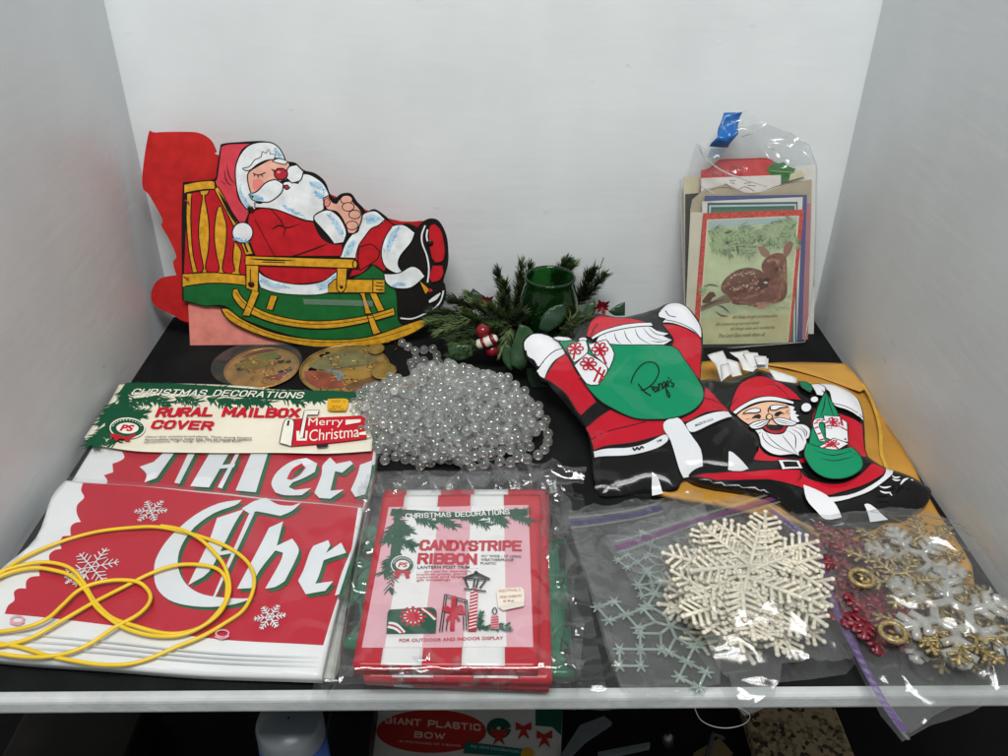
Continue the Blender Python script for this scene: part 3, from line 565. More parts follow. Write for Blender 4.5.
# ------------------------------------------------------------------ header card
def header():
    a, b, c = atz(120, 386, .021), atz(370, 389, .021), atz(228, 452, .018)
    sh = Sheet.three(a, b, c, bump=lambda u, v: .0018*nz(u, v, 14, 4)+.006*max(0, (-u-.01)/.04)**1.0*(1 if u < -.01 else 0), grid=.004, step=9e-5)
    root = thing('header_card', atz(230, 425, 0), 'cream printed header card with fir twigs and a red mailbox picture, on the banner', 'card')
    cr = mat('e4dfcc', .5, .35, .07, 30, .05, 300); gr = card('0f4f33'); rd = card('c2182b'); wt = card('e9e6da'); bk = card('25221f')
    sh.poly(root, 'card_body', Q('M1', [(248,58),(700,58),(1100,75)])+Q('M2', [(300,78),(600,90),(830,110),(855,130),(858,300),(848,425),(600,438),(300,435),(20,432)])+Q('M1', [(540,486),(350,478),(150,448),(60,430),(28,395),(70,335),(130,255),(190,170)]), cr, th=.0006, ang=40)
    for k, sp in enumerate((Q('M1', [(270,75),(600,85),(1000,110)])+Q('M2', [(300,108),(600,112),(800,125)]),)):
        sh.strokes(root, 'fir_band', [[(x, y+.6) for x, y in sp]], .0175, gr); sh.pine(root, 'fir_twig', [sp], .013, gr, 420, .0016, 5)
    sh.pine(root, 'fir_twig', [Q('M1', p) for p in ([(330,150),(440,175)],[(430,140),(560,180)],[(600,140),(740,180)],[(800,150),(950,190)])]+[Q('M2', p) for p in ([(0,140),(60,165)],[(90,140),(170,170)],[(180,140),(270,160)],[(350,130),(470,150)],[(480,120),(560,135)],[(640,120),(780,135)])], .014, gr, 46, .0017, 6)
    sh.strokes(root, 'fir_band', [Q('M1', [(290,110),(270,200),(210,300),(120,410)])], .014, gr, taper=True)
    sh.pine(root, 'fir_twig', [Q('M1', p) for p in ([(290,90),(270,200),(215,300),(110,430)],[(330,170),(300,260),(340,280)],[(220,180),(160,300)],[(260,250),(380,250)],[(180,330),(90,430)],[(250,270),(230,420)])], .014, gr, 110, .0018, 7)
    sh.k += 7
    block(sh, root, 'title_text', 'CHRISTMAS DECORATIONS', Q('M1', [(325,135)])[0], Q('M2', [(458,136)])[0], Q('M1', [(340,95)])[0], wt, .14, .2)
    block(sh, root, 'title_text', 'RURAL MAILBOX', Q('M1', [(483,272)])[0], Q('M2', [(436,246)])[0], Q('M1', [(497,212)])[0], rd, .21, .1, .45)
    block(sh, root, 'title_text', 'COVER', Q('M1', [(452,345)])[0], Q('M1', [(822,360)])[0], Q('M1', [(468,290)])[0], rd, .21, .1, .45)
    for i, t in enumerate(('Heavy-duty weatherproof plastic. Three strong banners', 'Personalized letters make size. Fits all standard mailbox', 'dimensions. 18" long, 20½" over the box')):
        y = 405+i*18
        sh.text(root, 'small_text', t, Q('M1', [(412-i*4,y)])[0], Q('M2', [(180-(60 if i == 2 else 0),362+i*10)])[0], Q('M1', [(414-i*4,y-13)])[0], bk, .008, .2)
    c = (302,345)
    bdg = sh.poly(root, 'badge', Q('M1', circle(c, 112, 66, 28)), wt); sh.poly(root, 'badge', Q('M1', circle(c, 104, 58, 28)), gr); sh.poly(root, 'badge', Q('M1', circle(c, 70, 34, 24)), wt)
    sh.text(bdg, 'badge_text', 'PS', Q('M1', [(250,363)])[0], Q('M1', [(338,366)])[0], Q('M1', [(262,322)])[0], rd, .05, .2)
    sh.strokes(bdg, 'badge_lettering', [Q('M1', [(300+88*math.cos(a), 345-47*math.sin(a)), (300+96*math.cos(a), 345-53*math.sin(a))]) for a in np.linspace(.3, 2.9, 13)], .0011, wt)
    for p in ([(200,378),(300,402),(352,380),(350,400),(300,415),(205,405)], [(215,402),(250,405),(245,425),(225,425)], [(285,408),(310,405),(318,430),(285,428)]): sh.poly(bdg, 'badge_bow', Q('M1', p), rd)
    # mailbox picture
    mbx = sh.poly(root, 'mailbox_print', Q('M2', [(405,262),(640,248),(790,240),(822,258),(822,368),(640,390),(405,412)]), rd, ang=40)
    sh.poly(mbx, 'mailbox_door', Q('M2', [(360,280),(385,260),(408,265),(418,290),(402,414),(335,395)]), wt, ol=.0009, ang=40)
    sh.strokes(mbx, 'mailbox_line', [Q('M2', [(388,270),(382,300)])], .002, bk)
    sh.poly(mbx, 'mailbox_flag', Q('M2', [(475,215),(558,212),(550,240),(492,240),(468,368),(444,370)]), wt, ol=.0008, sm=False)
    sh.poly(mbx, 'mailbox_lining', Q('M2', [(430,330),(448,330),(450,372),(480,372),(482,330),(494,330),(488,384),(432,384)]), wt, sm=False)
    sh.poly(mbx, 'mailbox_foot', Q('M2', [(540,410),(612,400),(602,418),(548,424)]), bk, sm=False)
    sh.text(mbx, 'mailbox_text', 'Merry', Q('M2', [(495,316)])[0], Q('M2', [(690,308)])[0], Q('M2', [(500,262)])[0], wt, .0)
    sh.text(mbx, 'mailbox_text', 'Christma', Q('M2', [(500,390)])[0], Q('M2', [(780,362)])[0], Q('M2', [(505,326)])[0], wt, .0)
    for p in ([(705,268),(790,264),(790,280),(705,296)], [(780,340),(820,330),(820,352),(780,352)]): sh.poly(mbx, 'mailbox_stripe', Q('M2', p), wt, sm=False)
    st = card('dba622'); stk = sh.poly(root, 'price_sticker', Q('M2', [(606,152),(700,150),(722,160),(718,190),(705,218),(620,220),(602,210)]), st, ang=40)
    for t, x0, x1, y in (('WEST  S', 624, 702, 172), ('65¢', 630, 680, 202), ('NON TAX', 615, 700, 217)): sh.text(stk, 'sticker_text', t, Q('M2', [(x0,y)])[0], Q('M2', [(x1,y)])[0], Q('M2', [(x0,y-12)])[0], card('8a4a12'))
header()
# ------------------------------------------------------------------ yellow cord
def cord():
    paths = [[(-30,395),(-10,385),(60,330),(150,285),(250,255),(350,244),(430,243),(520,262),(600,290),(650,325),(675,365),(675,410),(650,460),(600,495),(540,530),(470,560),(400,590),(340,605),(270,607),(200,598),(130,583),(60,560),(-10,545),(-40,520)],
     [(-40,470),(-10,380),(50,350),(110,337),(160,342),(200,360),(230,395),(250,430),(280,465),(310,488),(360,505),(430,522),(490,521),(550,500),(597,452),(606,415),(603,382),(583,356),(540,345),(470,345),(400,365),(330,400),(260,440),(180,490),(100,535),(40,552),(-10,557),(-45,540)],
     [(-45,430),(-10,390),(40,365),(100,355),(160,365),(200,380),(235,415),(260,455),(300,490),(340,515),(400,531),(470,531),(530,513),(582,480),(607,440),(613,400),(600,350),(570,310),(530,275),(480,250),(430,240)],
     [(-40,520),(-10,525),(50,520),(100,510),(140,490),(175,455),(210,420),(250,400),(310,388),(370,390),(400,415),(400,445),(370,480),(310,515),(250,555),(190,580),(120,592),(50,590),(-10,580),(-40,570)]]
    b = MB()
    for i, p in enumerate(paths):
        P = []
        for j, q in enumerate(smooth_open([sB.uv(x) for x in Q('B0', p)], 6)):
            P.append(sB.pt(q[0], q[1], .0042+.0008*i+.0006*math.sin(j*.23+i)))
        b.tube(P, .0015, 8)
    o = b.build('yellow_cord', mat('e3c02e', .35, .5, .08, 60, .1, 300), None, True)
    props(o, 'coiled bright yellow rubber cord lying on the banner', 'cord')
cord()
# ------------------------------------------------------------------ candy stripe ribbon packs
STK = 'clear packs of striped ribbon in one stack'
def ribbon_pack(z, th, quad, label, seed, top=False):
    name = 'ribbon_pack'
    c = atz(450, 600, z-th); root = thing(name, c, label, 'ribbon pack', STK)
    sh = Sheet.flat(z, bump=lambda u, v: .0007*nz(u, v, 28, seed), grid=.005, step=6e-5)
    rd = plast('b60f26'); wt = plast('e3e2e2')
    q = Q('C0', quad); TL, TR, BR_, BL = q
    lerp = lambda a, b, t: (a[0]+(b[0]-a[0])*t, a[1]+(b[1]-a[1])*t)
    sh.poly(root, 'folded_ribbon', q, rd, sm=False, th=th)
    ts = ((.137,.35),(.555,.765)); bs = ((.15,.37),(.585,.82))
    for (a, b), (c_, d) in zip(ts, bs):
        sh.poly(root, 'white_stripe', [lerp(TL, TR, a), lerp(TL, TR, b), lerp(BL, BR_, d), lerp(BL, BR_, c_)], wt, sm=False, th=th+.0002)
    return root, sh
gp = thing('green_pack', atz(470, 600, 0), 'dark green printed package lying under the stack of striped ribbon packs', 'package')
sg = Sheet.flat(.008, bump=lambda u, v: .0006*nz(u, v, 30, 9), grid=.006, step=6e-5)
sg.poly(gp, 'green_sheet', Q('C0', [(90,188),(400,215),(738,255),(752,450),(768,672),(400,660),(40,580)]), plast('0b6a4a'), sm=False, th=.0075)
kb = plast('0c1512')
sg.strokes(gp, 'printed_vine', [Q('C0', l) for l in ([(150,230),(110,260),(80,300),(70,350)],[(140,330),(100,350),(75,400)],[(120,420),(85,440),(60,500)],[(100,440),(110,500),(70,560)],[(75,470),(55,470),(50,520)],[(725,300),(740,350),(728,400)],[(735,420),(755,470),(730,520)],[(740,540),(728,600),(760,640)],[(725,560),(745,580),(760,600)])], .0018, kb, taper=True)
for p in ([(85,190),(155,186),(150,215),(120,205),(90,212)], [(98,290),(118,280),(140,292),(132,318),(108,315)], [(60,470),(90,450),(95,500),(70,540),(48,560)], [(718,262),(742,275),(742,330),(725,345)], [(740,470),(758,480),(760,520),(742,530)], [(735,600),(760,590),(765,660),(745,650)]): sg.poly(gp, 'printed_leaf', Q('C0', p), kb)
wc = thing('white_card', atz(345, 630, 0), 'narrow white card edge between the banner and the green package', 'card')
sw = Sheet.flat(.004); sw.poly(wc, 'card_body', Q('B0', [(942,270),(958,300),(925,420),(886,634),(846,630),(905,420)]), card('d9d8d2'), sm=False, th=.0035)
r3, _ = ribbon_pack(.012, .0065, [(175,110),(690,108),(690,712),(112,690)], 'red striped ribbon pack lowest in the stack', 11)
r2_, _ = ribbon_pack(.0205, .0075, [(172,95),(680,92),(700,690),(105,682)], 'red striped ribbon pack in the middle of the stack, mostly covered', 12)
rt, st = ribbon_pack(.031, .0095, [(168,112),(664,108),(656,650),(72,645)], 'top red and white ribbon pack with its printed candystripe label', 13, True)
def label_card(root, sh):
    pk = plast('dba7b2'); wt = plast('e6e4e4'); gr = plast('0c4b35'); rd = plast('b81430'); bk = plast('1b1a1a')
    C = lambda p: Q('C0', p)
    root = sh.poly(root, 'label_sheet', C([(185,150),(625,143),(640,590),(100,592)]), pk, sm=False)
    for p in ([(243,150),(345,148),(290,590),(172,591)], [(445,146),(548,145),(556,590),(420,590)]): sh.poly(root, 'label_stripe', C(p), wt, sm=False)
    sh.strokes(root, 'fir_band', [C([(192,166),(300,172),(420,176),(520,170),(622,166)])], .0085, gr)
    sh.strokes(root, 'fir_band', [C([(205,160),(215,220),(205,300),(190,350)])], .0085, gr, taper=True)
    sh.pine(root, 'fir_twig', [C(p) for p in ([(200,165),(420,180),(620,165)],[(260,180),(330,205)],[(330,180),(390,210)],[(420,175),(500,208)],[(500,175),(550,200)],[(560,170),(625,195)],[(205,160),(225,230),(205,330),(185,410)],[(215,190),(250,230)],[(215,250),(262,275)],[(205,200),(180,260)],[(200,300),(170,360)],[(210,310),(235,340)])], .0085, gr, 75, .0011, 3)
    block(sh, root, 'title_text', 'CHRISTMAS DECORATIONS', *C([(240,187),(565,174),(240,171)]), wt, .15)
    block(sh, root, 'title_text', 'CANDYSTRIPE', *C([(285,287),(600,291),(290,253)]), rd, .20, 0, .36)
    block(sh, root, 'title_text', 'RIBBON', *C([(279,331),(458,333),(283,295)]), rd, .20, 0, .36)
    for t, a, b, c in (('4½" WIDE - 10\' LONG', (476,309),(602,312),(476,301)), ('WEATHERPROOF', (475,321),(578,323),(475,313)), ('PLASTIC', (474,332),(524,333),(474,325)), ('LANTERN POST TRIM . . .', (275,346),(465,346),(276,337))):
        sh.text(root, 'small_text', t, *C([a, b, c]), bk, .012)
    for i, t in enumerate(('. . . also use for doorways,', 'mailbox posts, porch', 'columns and large', 'gift wrappings')):
        sh.text(root, 'small_text', t, *C([(273,360+9*i),(445-12*i-(30 if i == 3 else 0),360+9*i-2),(273,352+9*i)]), rd, .012)
    sh.text(root, 'small_text', 'FOR OUTDOOR AND INDOOR DISPLAY', *C([(218,577),(546,570),(219,567)]), rd, .012)
    c = (229,335)
    sh.poly(root, 'badge', C(circle(c, 37, 30, 24)), wt); sh.poly(root, 'badge', C(circle(c, 34, 27, 24)), gr); sh.poly(root, 'badge', C(circle(c, 22, 15, 20)), wt)
    sh.text(root, 'badge_text', 'PS', *C([(214,343),(244,343),(216,327)]), rd, .04, .15)
    sh.strokes(root, 'badge_lettering', [C([(229+26*math.cos(a), 335-19*math.sin(a)), (229+31*math.cos(a), 335-24*math.sin(a))]) for a in np.linspace(.2, 2.9, 13)], .0006, wt)
    for p in ([(200,357),(230,352),(256,357),(250,366),(230,362),(205,368)], [(210,362),(224,362),(214,380),(205,372)], [(234,362),(248,364),(252,376),(240,378)]): sh.poly(root, 'badge_bow', C(p), rd)
    # gift box
    sh.poly(root, 'gift_print', C([(190,478),(320,470),(336,485),(333,550),(178,552),(182,490)]), gr, ang=40)
    sh.poly(root, 'gift_bow', C(circle((262,500), 30, 22, 12)), wt)
    sh.strokes(root, 'gift_ribbon', [C([(262,500),(262+42*math.cos(a), 500+32*math.sin(a))]) for a in np.linspace(0, 6.28, 13)[:-1]], .0021, rd, sm=False)
    sh.strokes(root, 'gift_ribbon', [C([(185,520),(210,525),(235,550)]), C([(182,532),(205,538),(225,551)]), C([(290,475),(312,490),(332,510)])], .002, wt); sh.strokes(root, 'gift_ribbon', [C([(184,526),(208,531),(230,551)]), C([(295,473),(318,490),(333,504)])], .0012, rd)
    # door with ribbon
    sh.strokes(root, 'door_print', [C(l) for l in ([(345,548),(362,430)],[(353,548),(368,432)],[(362,430),(432,450)],[(368,440),(430,458)],[(432,450),(437,545)],[(426,452),(430,545)],[(400,440),(398,470)],[(372,500),(366,545)],[(420,500),(422,545)])], .0008, bk, sm=False)
    sh.strokes(root, 'door_ribbon', [C([(390,436),(385,545)]), C([(366,480),(388,488),(430,490)])], .0032, rd, sm=False)
    sh.strokes(root, 'door_ribbon', [C(l) for l in ([(388,486),(365,470),(362,482),(388,486)],[(388,486),(412,468),(415,482),(388,486)],[(388,488),(368,515)],[(388,488),(408,515)])], .0022, rd)
    # lantern
    sh.poly(root, 'lantern_post', C([(444,414),(466,414),(462,548),(434,548)]), rd, sm=False)
    sh.strokes(root, 'lantern_stripe', [C([(437+k*.6,540-k*10.5),(464,533-k*10.5)]) for k in range(12)], .0011, wt, sm=False)
    sh.strokes(root, 'lantern_print', [C(l) for l in ([(422,415),(492,424)],[(436,412),(424,382),(416,380)],[(472,414),(492,386),(505,384)],[(452,412),(456,385)],[(460,412),(468,385)],[(424,382),(492,386)],[(418,381),(455,368),(460,362),(470,368),(503,384)],[(430,380),(460,370),(490,382)])], .0014, bk, sm=False)
    sh.poly(root, 'lantern_cap', C(circle((460,364), 6, 5, 8)), bk); sh.poly(root, 'lantern_cap', C([(420,381),(455,368),(468,368),(500,384),(488,384),(460,375),(432,382)]), bk, sm=False)
    sh.pine(root, 'fir_twig', [C(p) for p in ([(470,545),(478,490)],[(465,540),(560,530)],[(480,538),(570,542)])], .004, gr, 60, .0007, 8)
    sh.poly(root, 'candle_print', C([(508,500),(530,500),(532,542),(506,542)]), plast('cf8c97'), sm=False); sh.strokes(root, 'candle_print', [C([(508,508+k*8),(530,504+k*8)]) for k in range(5)], .0009, rd, sm=False)
    sh.strokes(root, 'candle_flame', [C([(519,498),(511,488),(519,476),(526,488),(519,498)])], .0009, bk)
    sh.poly(root, 'price_sticker', C([(524,418),(600,412),(611,425),(611,470),(600,474),(545,485),(530,475),(526,440)]), card('e3d9cb'), ang=40)
    for t, a, b, c in (('WESTPHAL\'S', (530,430),(600,424),(530,421)), ('FREE RIBBON', (535,449),(602,443),(535,441)), ('59¢', (545,463),(580,460),(545,454))): sh.text(root, 'sticker_text', t, *C([a, b, c]), card('8c3a34'))
label_card(rt, st)
# clear bags over the stack
def drape(u, v, s=21):
    dx = max(-.097-u, u-.047, 0); dy = max(.383-v, v-.592, 0); d = math.hypot(dx, dy); t = min(1, d/.016); t = t*t*(3-2*t)
    return .0345*(1-t)+.0045*t+.0014*ridg(u, v, 34, s)+.0012*nz(u, v, 50, s+2)*(.3+t)
def flat_px(poly, z): return [tuple(atz(x, y, z)[:2]) for x, y in poly]
bg = Sheet.flat(.0, bump=drape, grid=.0035)
bg.poly(rt, 'clear_bag', None, film('film_w', .022, .10, .05, .6), uvs=[(-.103,.603),(.06,.606),(.072,.59),(.081,.372),(-.12,.374),(-.122,.40)], sm=False)
bg2 = Sheet.flat(.0, bump=lambda u, v: .003+.006*ridg(u, v, 22, 40)+.002*nz(u, v, 60, 3)+(0 if v < .6 else .012*math.exp(-((v-.60)/.02)**2)), grid=.004)
bg2.poly(gp, 'clear_bag', None, film(), uvs=[(-.11,.612),(.055,.614),(.083,.595),(.092,.372),(-.098,.374),(-.125,.40)], sm=False)
# crumpled film round the stack
FL = []
for k in range(6): FL.append(([(-.105+.028*k,.573),(-.11+.028*k,.595+.006*(k % 2)),(-.08+.028*k,.606-.005*(k % 3)),(-.055+.028*k,.595),(-.06+.028*k,.573)], .018+.0035*k))
for k in range(3): FL.append(([(.040,.40+.06*k),(.062,.395+.06*k),(.070,.44+.06*k),(.058,.475+.06*k),(.042,.47+.06*k)], .012+.003*k))
for k in range(3): FL.append(([(-.112,.40+.06*k),(-.094,.395+.06*k),(-.088,.44+.06*k),(-.095,.475+.06*k),(-.112,.47+.06*k)], .010+.003*k))
for k in range(4): FL.append(([(-.10+.04*k,.379),(-.06+.04*k,.378),(-.055+.04*k,.393),(-.085+.04*k,.396),(-.102+.04*k,.392)], .021+.003*(k % 2)))
for k, (uvp, z) in enumerate(FL):
    sc_ = Sheet.flat(z, bump=lambda u, v, k=k: .011*ridg(u, v, 40, 50+k)+.006*nz(u, v, 34, 60+k), grid=.003)
    sc_.poly(rt, 'crumpled_flap', None, film('film_c', .035, .10, .07, .6), uvs=uvp, sm=False)

# ------------------------------------------------------------------ greeting cards in a clear bag
def cards():
    lean = math.radians(9); up = Vector((0, math.sin(lean), math.cos(lean)))
    o = atz(700, 346); ux = (atz(800, 345)-o); ux.z = 0
    base = Sheet(o, ux, ux.cross(up))
    CG = 'greeting cards standing in the clear bag'
    def cardobj(depth, z, pts, col, label, cat='greeting card', th=.0008):
        s = Sheet(o-base.n*depth, base.u, base.n, step=2.5e-5)
        px = Q(z, pts); lo = min(s.pt(*s.uv(p)).z for p in px); c = s.pt(*s.uv(px[0])); 
        r = thing('greeting_card', (c.x, c.y, max(0, lo)), label, cat, CG)
        s.poly(r, 'card_body', px, card(col), sm=False, th=th); return r, s
    # fawn card
    r, s = cardobj(.004, 'K2', [(163,65),(655,47),(588,692),(105,716)], 'c23a2c', 'red bordered card with a picture of a lying spotted fawn')
    gl = mat('d2402f', .35, .6, .6, 420, .6, 700)
    s.poly(r, 'glitter_border', Q('K2', [(164,66),(654,48),(587,691),(106,715)]), gl, sm=False)
    s.poly(r, 'picture_edge', Q('K2', [(181,96),(630,76),(577,694),(135,714)]), card('ded9c4'), sm=False)
    card_root = r; r = s.poly(r, 'picture', Q('K2', [(186,100),(624,81),(573,692),(140,712)]), mat('c3d0a6', .4, .4, .32, 30, 0), sm=False)
    s.poly(r, 'picture_sky', Q('K2', [(186,100),(624,81),(622,106),(183,137)]), card('a9c0bd'), sm=False)
    s.poly(r, 'picture_ground', Q('K2', [(150,590),(300,560),(450,560),(580,560),(573,692),(140,712)]), mat('cdcb9c', .4, .4, .2, 40, 0))
    for hx, sd in (('4d6a47', 2), ('33502f', 9), ('7b946c', 14), ('a9bd92', 18)):
        s.pine(r, 'fir_branch', [Q('K2', p) for p in ([(185,150),(300,170),(420,180)],[(620,110),(500,160),(380,190)],[(610,140),(560,190),(480,230)],[(200,180),(300,210),(380,260)],[(330,130),(420,170),(520,160)],[(560,110),(480,150)],[(250,150),(240,230)],[(600,170),(600,210)],[(190,210),(290,250)],[(200,140),(330,190),(400,240)],[(450,140),(540,200)],[(610,100),(540,130),(470,200)])], .012, card(hx), 48, .0006, sd)
    s.pine(r, 'grass', [Q('K2', p) for p in ([(300,520),(560,520)],[(460,520),(585,470)],[(160,470),(160,430)])], .008, card('9fb07c'), 40, .0006, 4)
    s.poly(r, 'log', Q('K2', [(150,515),(220,485),(268,462),(300,480),(292,500),(230,512),(150,545)]), card('847460'))
    br = mat('74483a', .5, .3, .5, 170, 0)
    s.poly(r, 'fawn_body', Q('K2', [(248,430),(262,392),(310,350),(370,330),(430,338),(462,365),(482,390),(520,400),(565,380),(572,430),(560,480),(520,500),(482,500),(445,530),(380,512),(310,508),(290,472),(262,455)]), br)
    s.poly(r, 'fawn_neck', Q('K2', [(445,325),(470,280),(520,258),(562,272),(570,330),(566,420),(540,470),(490,460),(450,430),(470,400)]), mat('855343', .5, .3, .45, 170, 0))
    s.poly(r, 'fawn_face', Q('K2', [(448,330),(470,285),(510,270),(535,310),(530,350),(500,390),(474,400),(462,385),(470,350)]), mat('70402f', .5, .3, .3, 120, 0))
    s.poly(r, 'fawn_ear', Q('K2', [(428,226),(455,228),(480,248),(488,268),(465,278),(442,262)]), card('9c7466')); s.poly(r, 'fawn_ear', Q('K2', [(550,268),(558,222),(585,198),(602,212),(590,250),(568,280)]), card('94665a'))
    s.poly(r, 'fawn_shade', Q('K2', [(440,380),(470,395),(480,420),(455,440),(420,425),(425,395)]), card('4a2b24')); s.poly(r, 'fawn_belly', Q('K2', [(420,500),(470,495),(480,515),(450,532),(425,525)]), card('b98b74'))
    s.poly(r, 'fawn_eye', Q('K2', circle((520,338), 11, 7, 8)), card('1c1210')); s.poly(r, 'fawn_muzzle', Q('K2', circle((472,388), 14, 9, 8)), card('2a1a17')); s.poly(r, 'fawn_muzzle', Q('K2', circle((466,402), 10, 5, 8)), card('d8cdbd'))
    for hx, sd in (('6a3d2e', 31), ('a87560', 32), ('b98d78', 33)):
        s.pine(r, 'fur', [Q('K2', p) for p in ([(260,430),(310,370),(400,350)],[(300,480),(400,470),(460,440)],[(300,440),(420,400)],[(520,300),(545,400),(530,480)],[(555,300),(562,400)],[(470,300),(500,290),(530,300)],[(330,500),(440,510),(520,490)])], .0045, card(hx), 40, .0004, sd)
    rnd = random.Random(5)
    for k in range(34):
        x = rnd.uniform(285, 430); y = rnd.uniform(345, 440)
        s.poly(r, 'fawn_spot', Q('K2', circle((x, y), rnd.uniform(3, 6), rnd.uniform(2, 4.5), 6)), card('d9c3b2'), sm=False)
    s.poly(r, 'squirrel', Q('K2', [(155,490),(175,465),(190,448),(212,448),(222,465),(205,475),(195,495),(165,498)]), card('5d3a2c'))
    s.strokes(r, 'twig', [Q('K2', l) for l in ([(150,525),(200,500),(270,480)],[(220,540),(250,560),(285,565)],[(230,510),(260,520),(290,548)],[(160,420),(200,410),(240,420)])], .0012, card('4d4237'), taper=True)
    for i, (t, x0, x1, y) in enumerate((('All things bright and beautiful,', 300, 522, 572), ('All creatures great and small,', 220, 432, 606), ('All things wise and wonderful,', 290, 508, 628), ('The Lord God made them all.', 235, 462, 660))):
        s.text(r, 'verse_text', t, *Q('K2', [(x0,y+7),(x1,y-1),(x0+2,y-10)]), card('4a4a38'), 0, .35)
    r, s = cardobj(.0015, 'K2', [(100,60),(160,62),(108,712),(70,700)], 'd2cdb8', 'cream card edge showing beside the fawn card')
    r, s = cardobj(.0075, 'K1', [(188,590),(772,565),(735,1450),(175,1450)], 'dedcd6', 'white card with teal frame lines behind the fawn card')
    for p, c in (([(218,598),(742,592),(735,1430),(200,1430)], '1f5b5e'), ([(228,612),(734,604),(727,1420),(208,1420)], 'c5d0cf'), ([(238,622),(724,614),(717,1410),(216,1410)], '2f6a62'), ([(250,640),(712,630),(705,1400),(226,1400)], '5f7355')): s.poly(r, 'frame_line', Q('K1', p), card(c), sm=False)
    r, s = cardobj(.0105, 'K1', [(203,558),(797,552),(765,1450),(190,1450)], '454f86', 'blue edged card standing behind the teal framed card')
    r, s = cardobj(.014, 'K1', [(118,640),(130,580),(200,520),(330,490),(450,545),(560,530),(700,480),(825,462),(800,1450),(120,1450)], 'b3a68d', 'beige card with arched top and sketched lines')
    s.strokes(r, 'sketch_line', [Q('K1', l) for l in ([(310,500),(325,488),(350,510),(360,530)],[(200,540),(280,510),(380,515)],[(540,530),(660,490),(780,470)],[(430,540),(520,545)])], .0012, card('7d6f58'), taper=True)
    r, s = cardobj(.018, 'K1', [(182,455),(645,436),(640,1450),(170,1450)], 'e2dfd8', 'plain white card in front of the red tag card')
    s.strokes(r, 'sketch_line', [Q('K1', l) for l in ([(345,470),(380,468)],[(350,480),(375,485)],[(430,485),(470,480)],[(450,495),(500,500)],[(400,520),(440,505),(490,530)])], .0008, card('8b5a5a'))
    r, s = cardobj(.022, 'K1', [(180,410),(230,395),(290,345),(420,340),(560,335),(600,350),(615,400),(600,1450),(175,1450)], 'd0393b', 'red tag shaped card reading Dear with a green holly leaf')
    s.text(r, 'card_text', 'Dear', *Q('K1', [(352,412),(425,400),(350,385)]), card('2a1416'), 0, .1); s.text(r, 'card_text', 'for a friend', *Q('K1', [(245,445),(420,435),(247,425)]), card('2a1416'), 0, .1)
    s.strokes(r, 'tag_line', [Q('K1', [(190,430),(235,400),(295,352),(430,346),(560,342),(605,370)])], .0008, card('7a1a1c'))
    hl = [Q('K1', p) for p in ([(560,400),(590,375),(605,355),(630,370),(660,360),(690,385),(730,400),(715,430),(700,440),(690,470),(650,480),(640,440),(600,440),(575,425)],)]
    for p in hl: s.poly(r, 'holly_leaf', p, mat('2f7a35', .4, .4, .35, 90, 0), ang=30)
    s.strokes(r, 'leaf_vein', [Q('K1', [(580,410),(640,415),(710,420)])], .001, card('7fae5a')); s.poly(r, 'petal', Q('K1', [(700,430),(760,405),(790,440),(740,455),(690,470)]), card('d8cfae'))
    r, s = cardobj(.026, 'K1', [(660,390),(848,378),(835,1450),(640,1450)], 'd9d9d3', 'off-white card at the back right of the bag')
    r, s = cardobj(.029, 'K1', [(80,455),(170,440),(180,1450),(85,1450)], 'cdc7a6', 'pale olive card at the back left of the bag')
    s.poly(r, 'dark_panel', Q('K1', [(88,548),(168,540),(178,1440),(90,1440)]), card('2b2523'), sm=False)
    r, s = cardobj(.0125, 'K1', [(770,600),(822,600),(800,1440),(745,1440)], 'b97a80', 'pink floral card edge at the right of the bag')
    # the bag
    bag = thing('card_bag', o, 'clear zip bag full of greeting cards with a blue slider strip', 'bag')
    f1 = Sheet(o+base.n*.004, base.u, base.n, bump=lambda u, v: .0015*ridg(u, v, 24, 70)+.0015*nz(u, v, 30, 71)+(0 if v < .185 else min(1, (v-.185)/.02)*(.016*ridg(u*1.2, v*.8+u*.5, 17, 72)+.007*ridg(u, v, 45, 74)-.004)-.12*(v-.185)), grid=.004)
    out = Q('K2', [(75,640)])+Q('K1', [(55,470),(100,420),(150,245),(230,300),(330,85),(450,60),(590,150),(700,190),(800,260),(850,380),(845,700)])+Q('K2', [(700,420),(655,690),(400,712),(120,735)])
    f1.poly(bag, 'front_film', out, film('film_k', .075, .12, .05, .5), sm=False)
    f2 = Sheet(o-base.n*.034, base.u, base.n, bump=lambda u, v: .004*ridg(u, v, 24, 75), grid=.005); f2.poly(bag, 'back_film', out, film('film_k', .075, .12, .05, .5), sm=False)
    f1.poly(bag, 'blue_slider', Q('K1', [(328,80),(425,72),(340,278),(236,274)]), plast('1560a8'), sm=False, th=.0015)
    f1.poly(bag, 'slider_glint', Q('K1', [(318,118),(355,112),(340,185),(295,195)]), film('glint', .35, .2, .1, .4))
    f1.poly(bag, 'blue_slider', Q('K1', [(240,285),(325,285),(300,335),(225,340)]), film('bluefilm', .10, .2, .05, .3, (.55,.72,.92)), sm=False)
    for l in (out[-1:]+out[:3], out[8:13], out[12:]):
        t = MB(); t.tube([f1.pt(*f1.uv(p), .0003) for p in l], .0008, 5); t.build('side_seam', film('seam', .3, .15, .1, .4), bag, True)
    for l in ([(155,250),(200,330),(300,410),(430,460),(560,500)], [(180,500),(260,545)], [(420,215),(470,180),(505,150)], [(560,270),(610,292)]):
        t = MB(); t.tube([f1.pt(*q, .0012) for q in smooth_open([f1.uv(p) for p in Q('K1', l)], 5)], .0009, 5); t.build('film_crease', film('crease', .5, .15, .2, .5), bag, True)
cards()
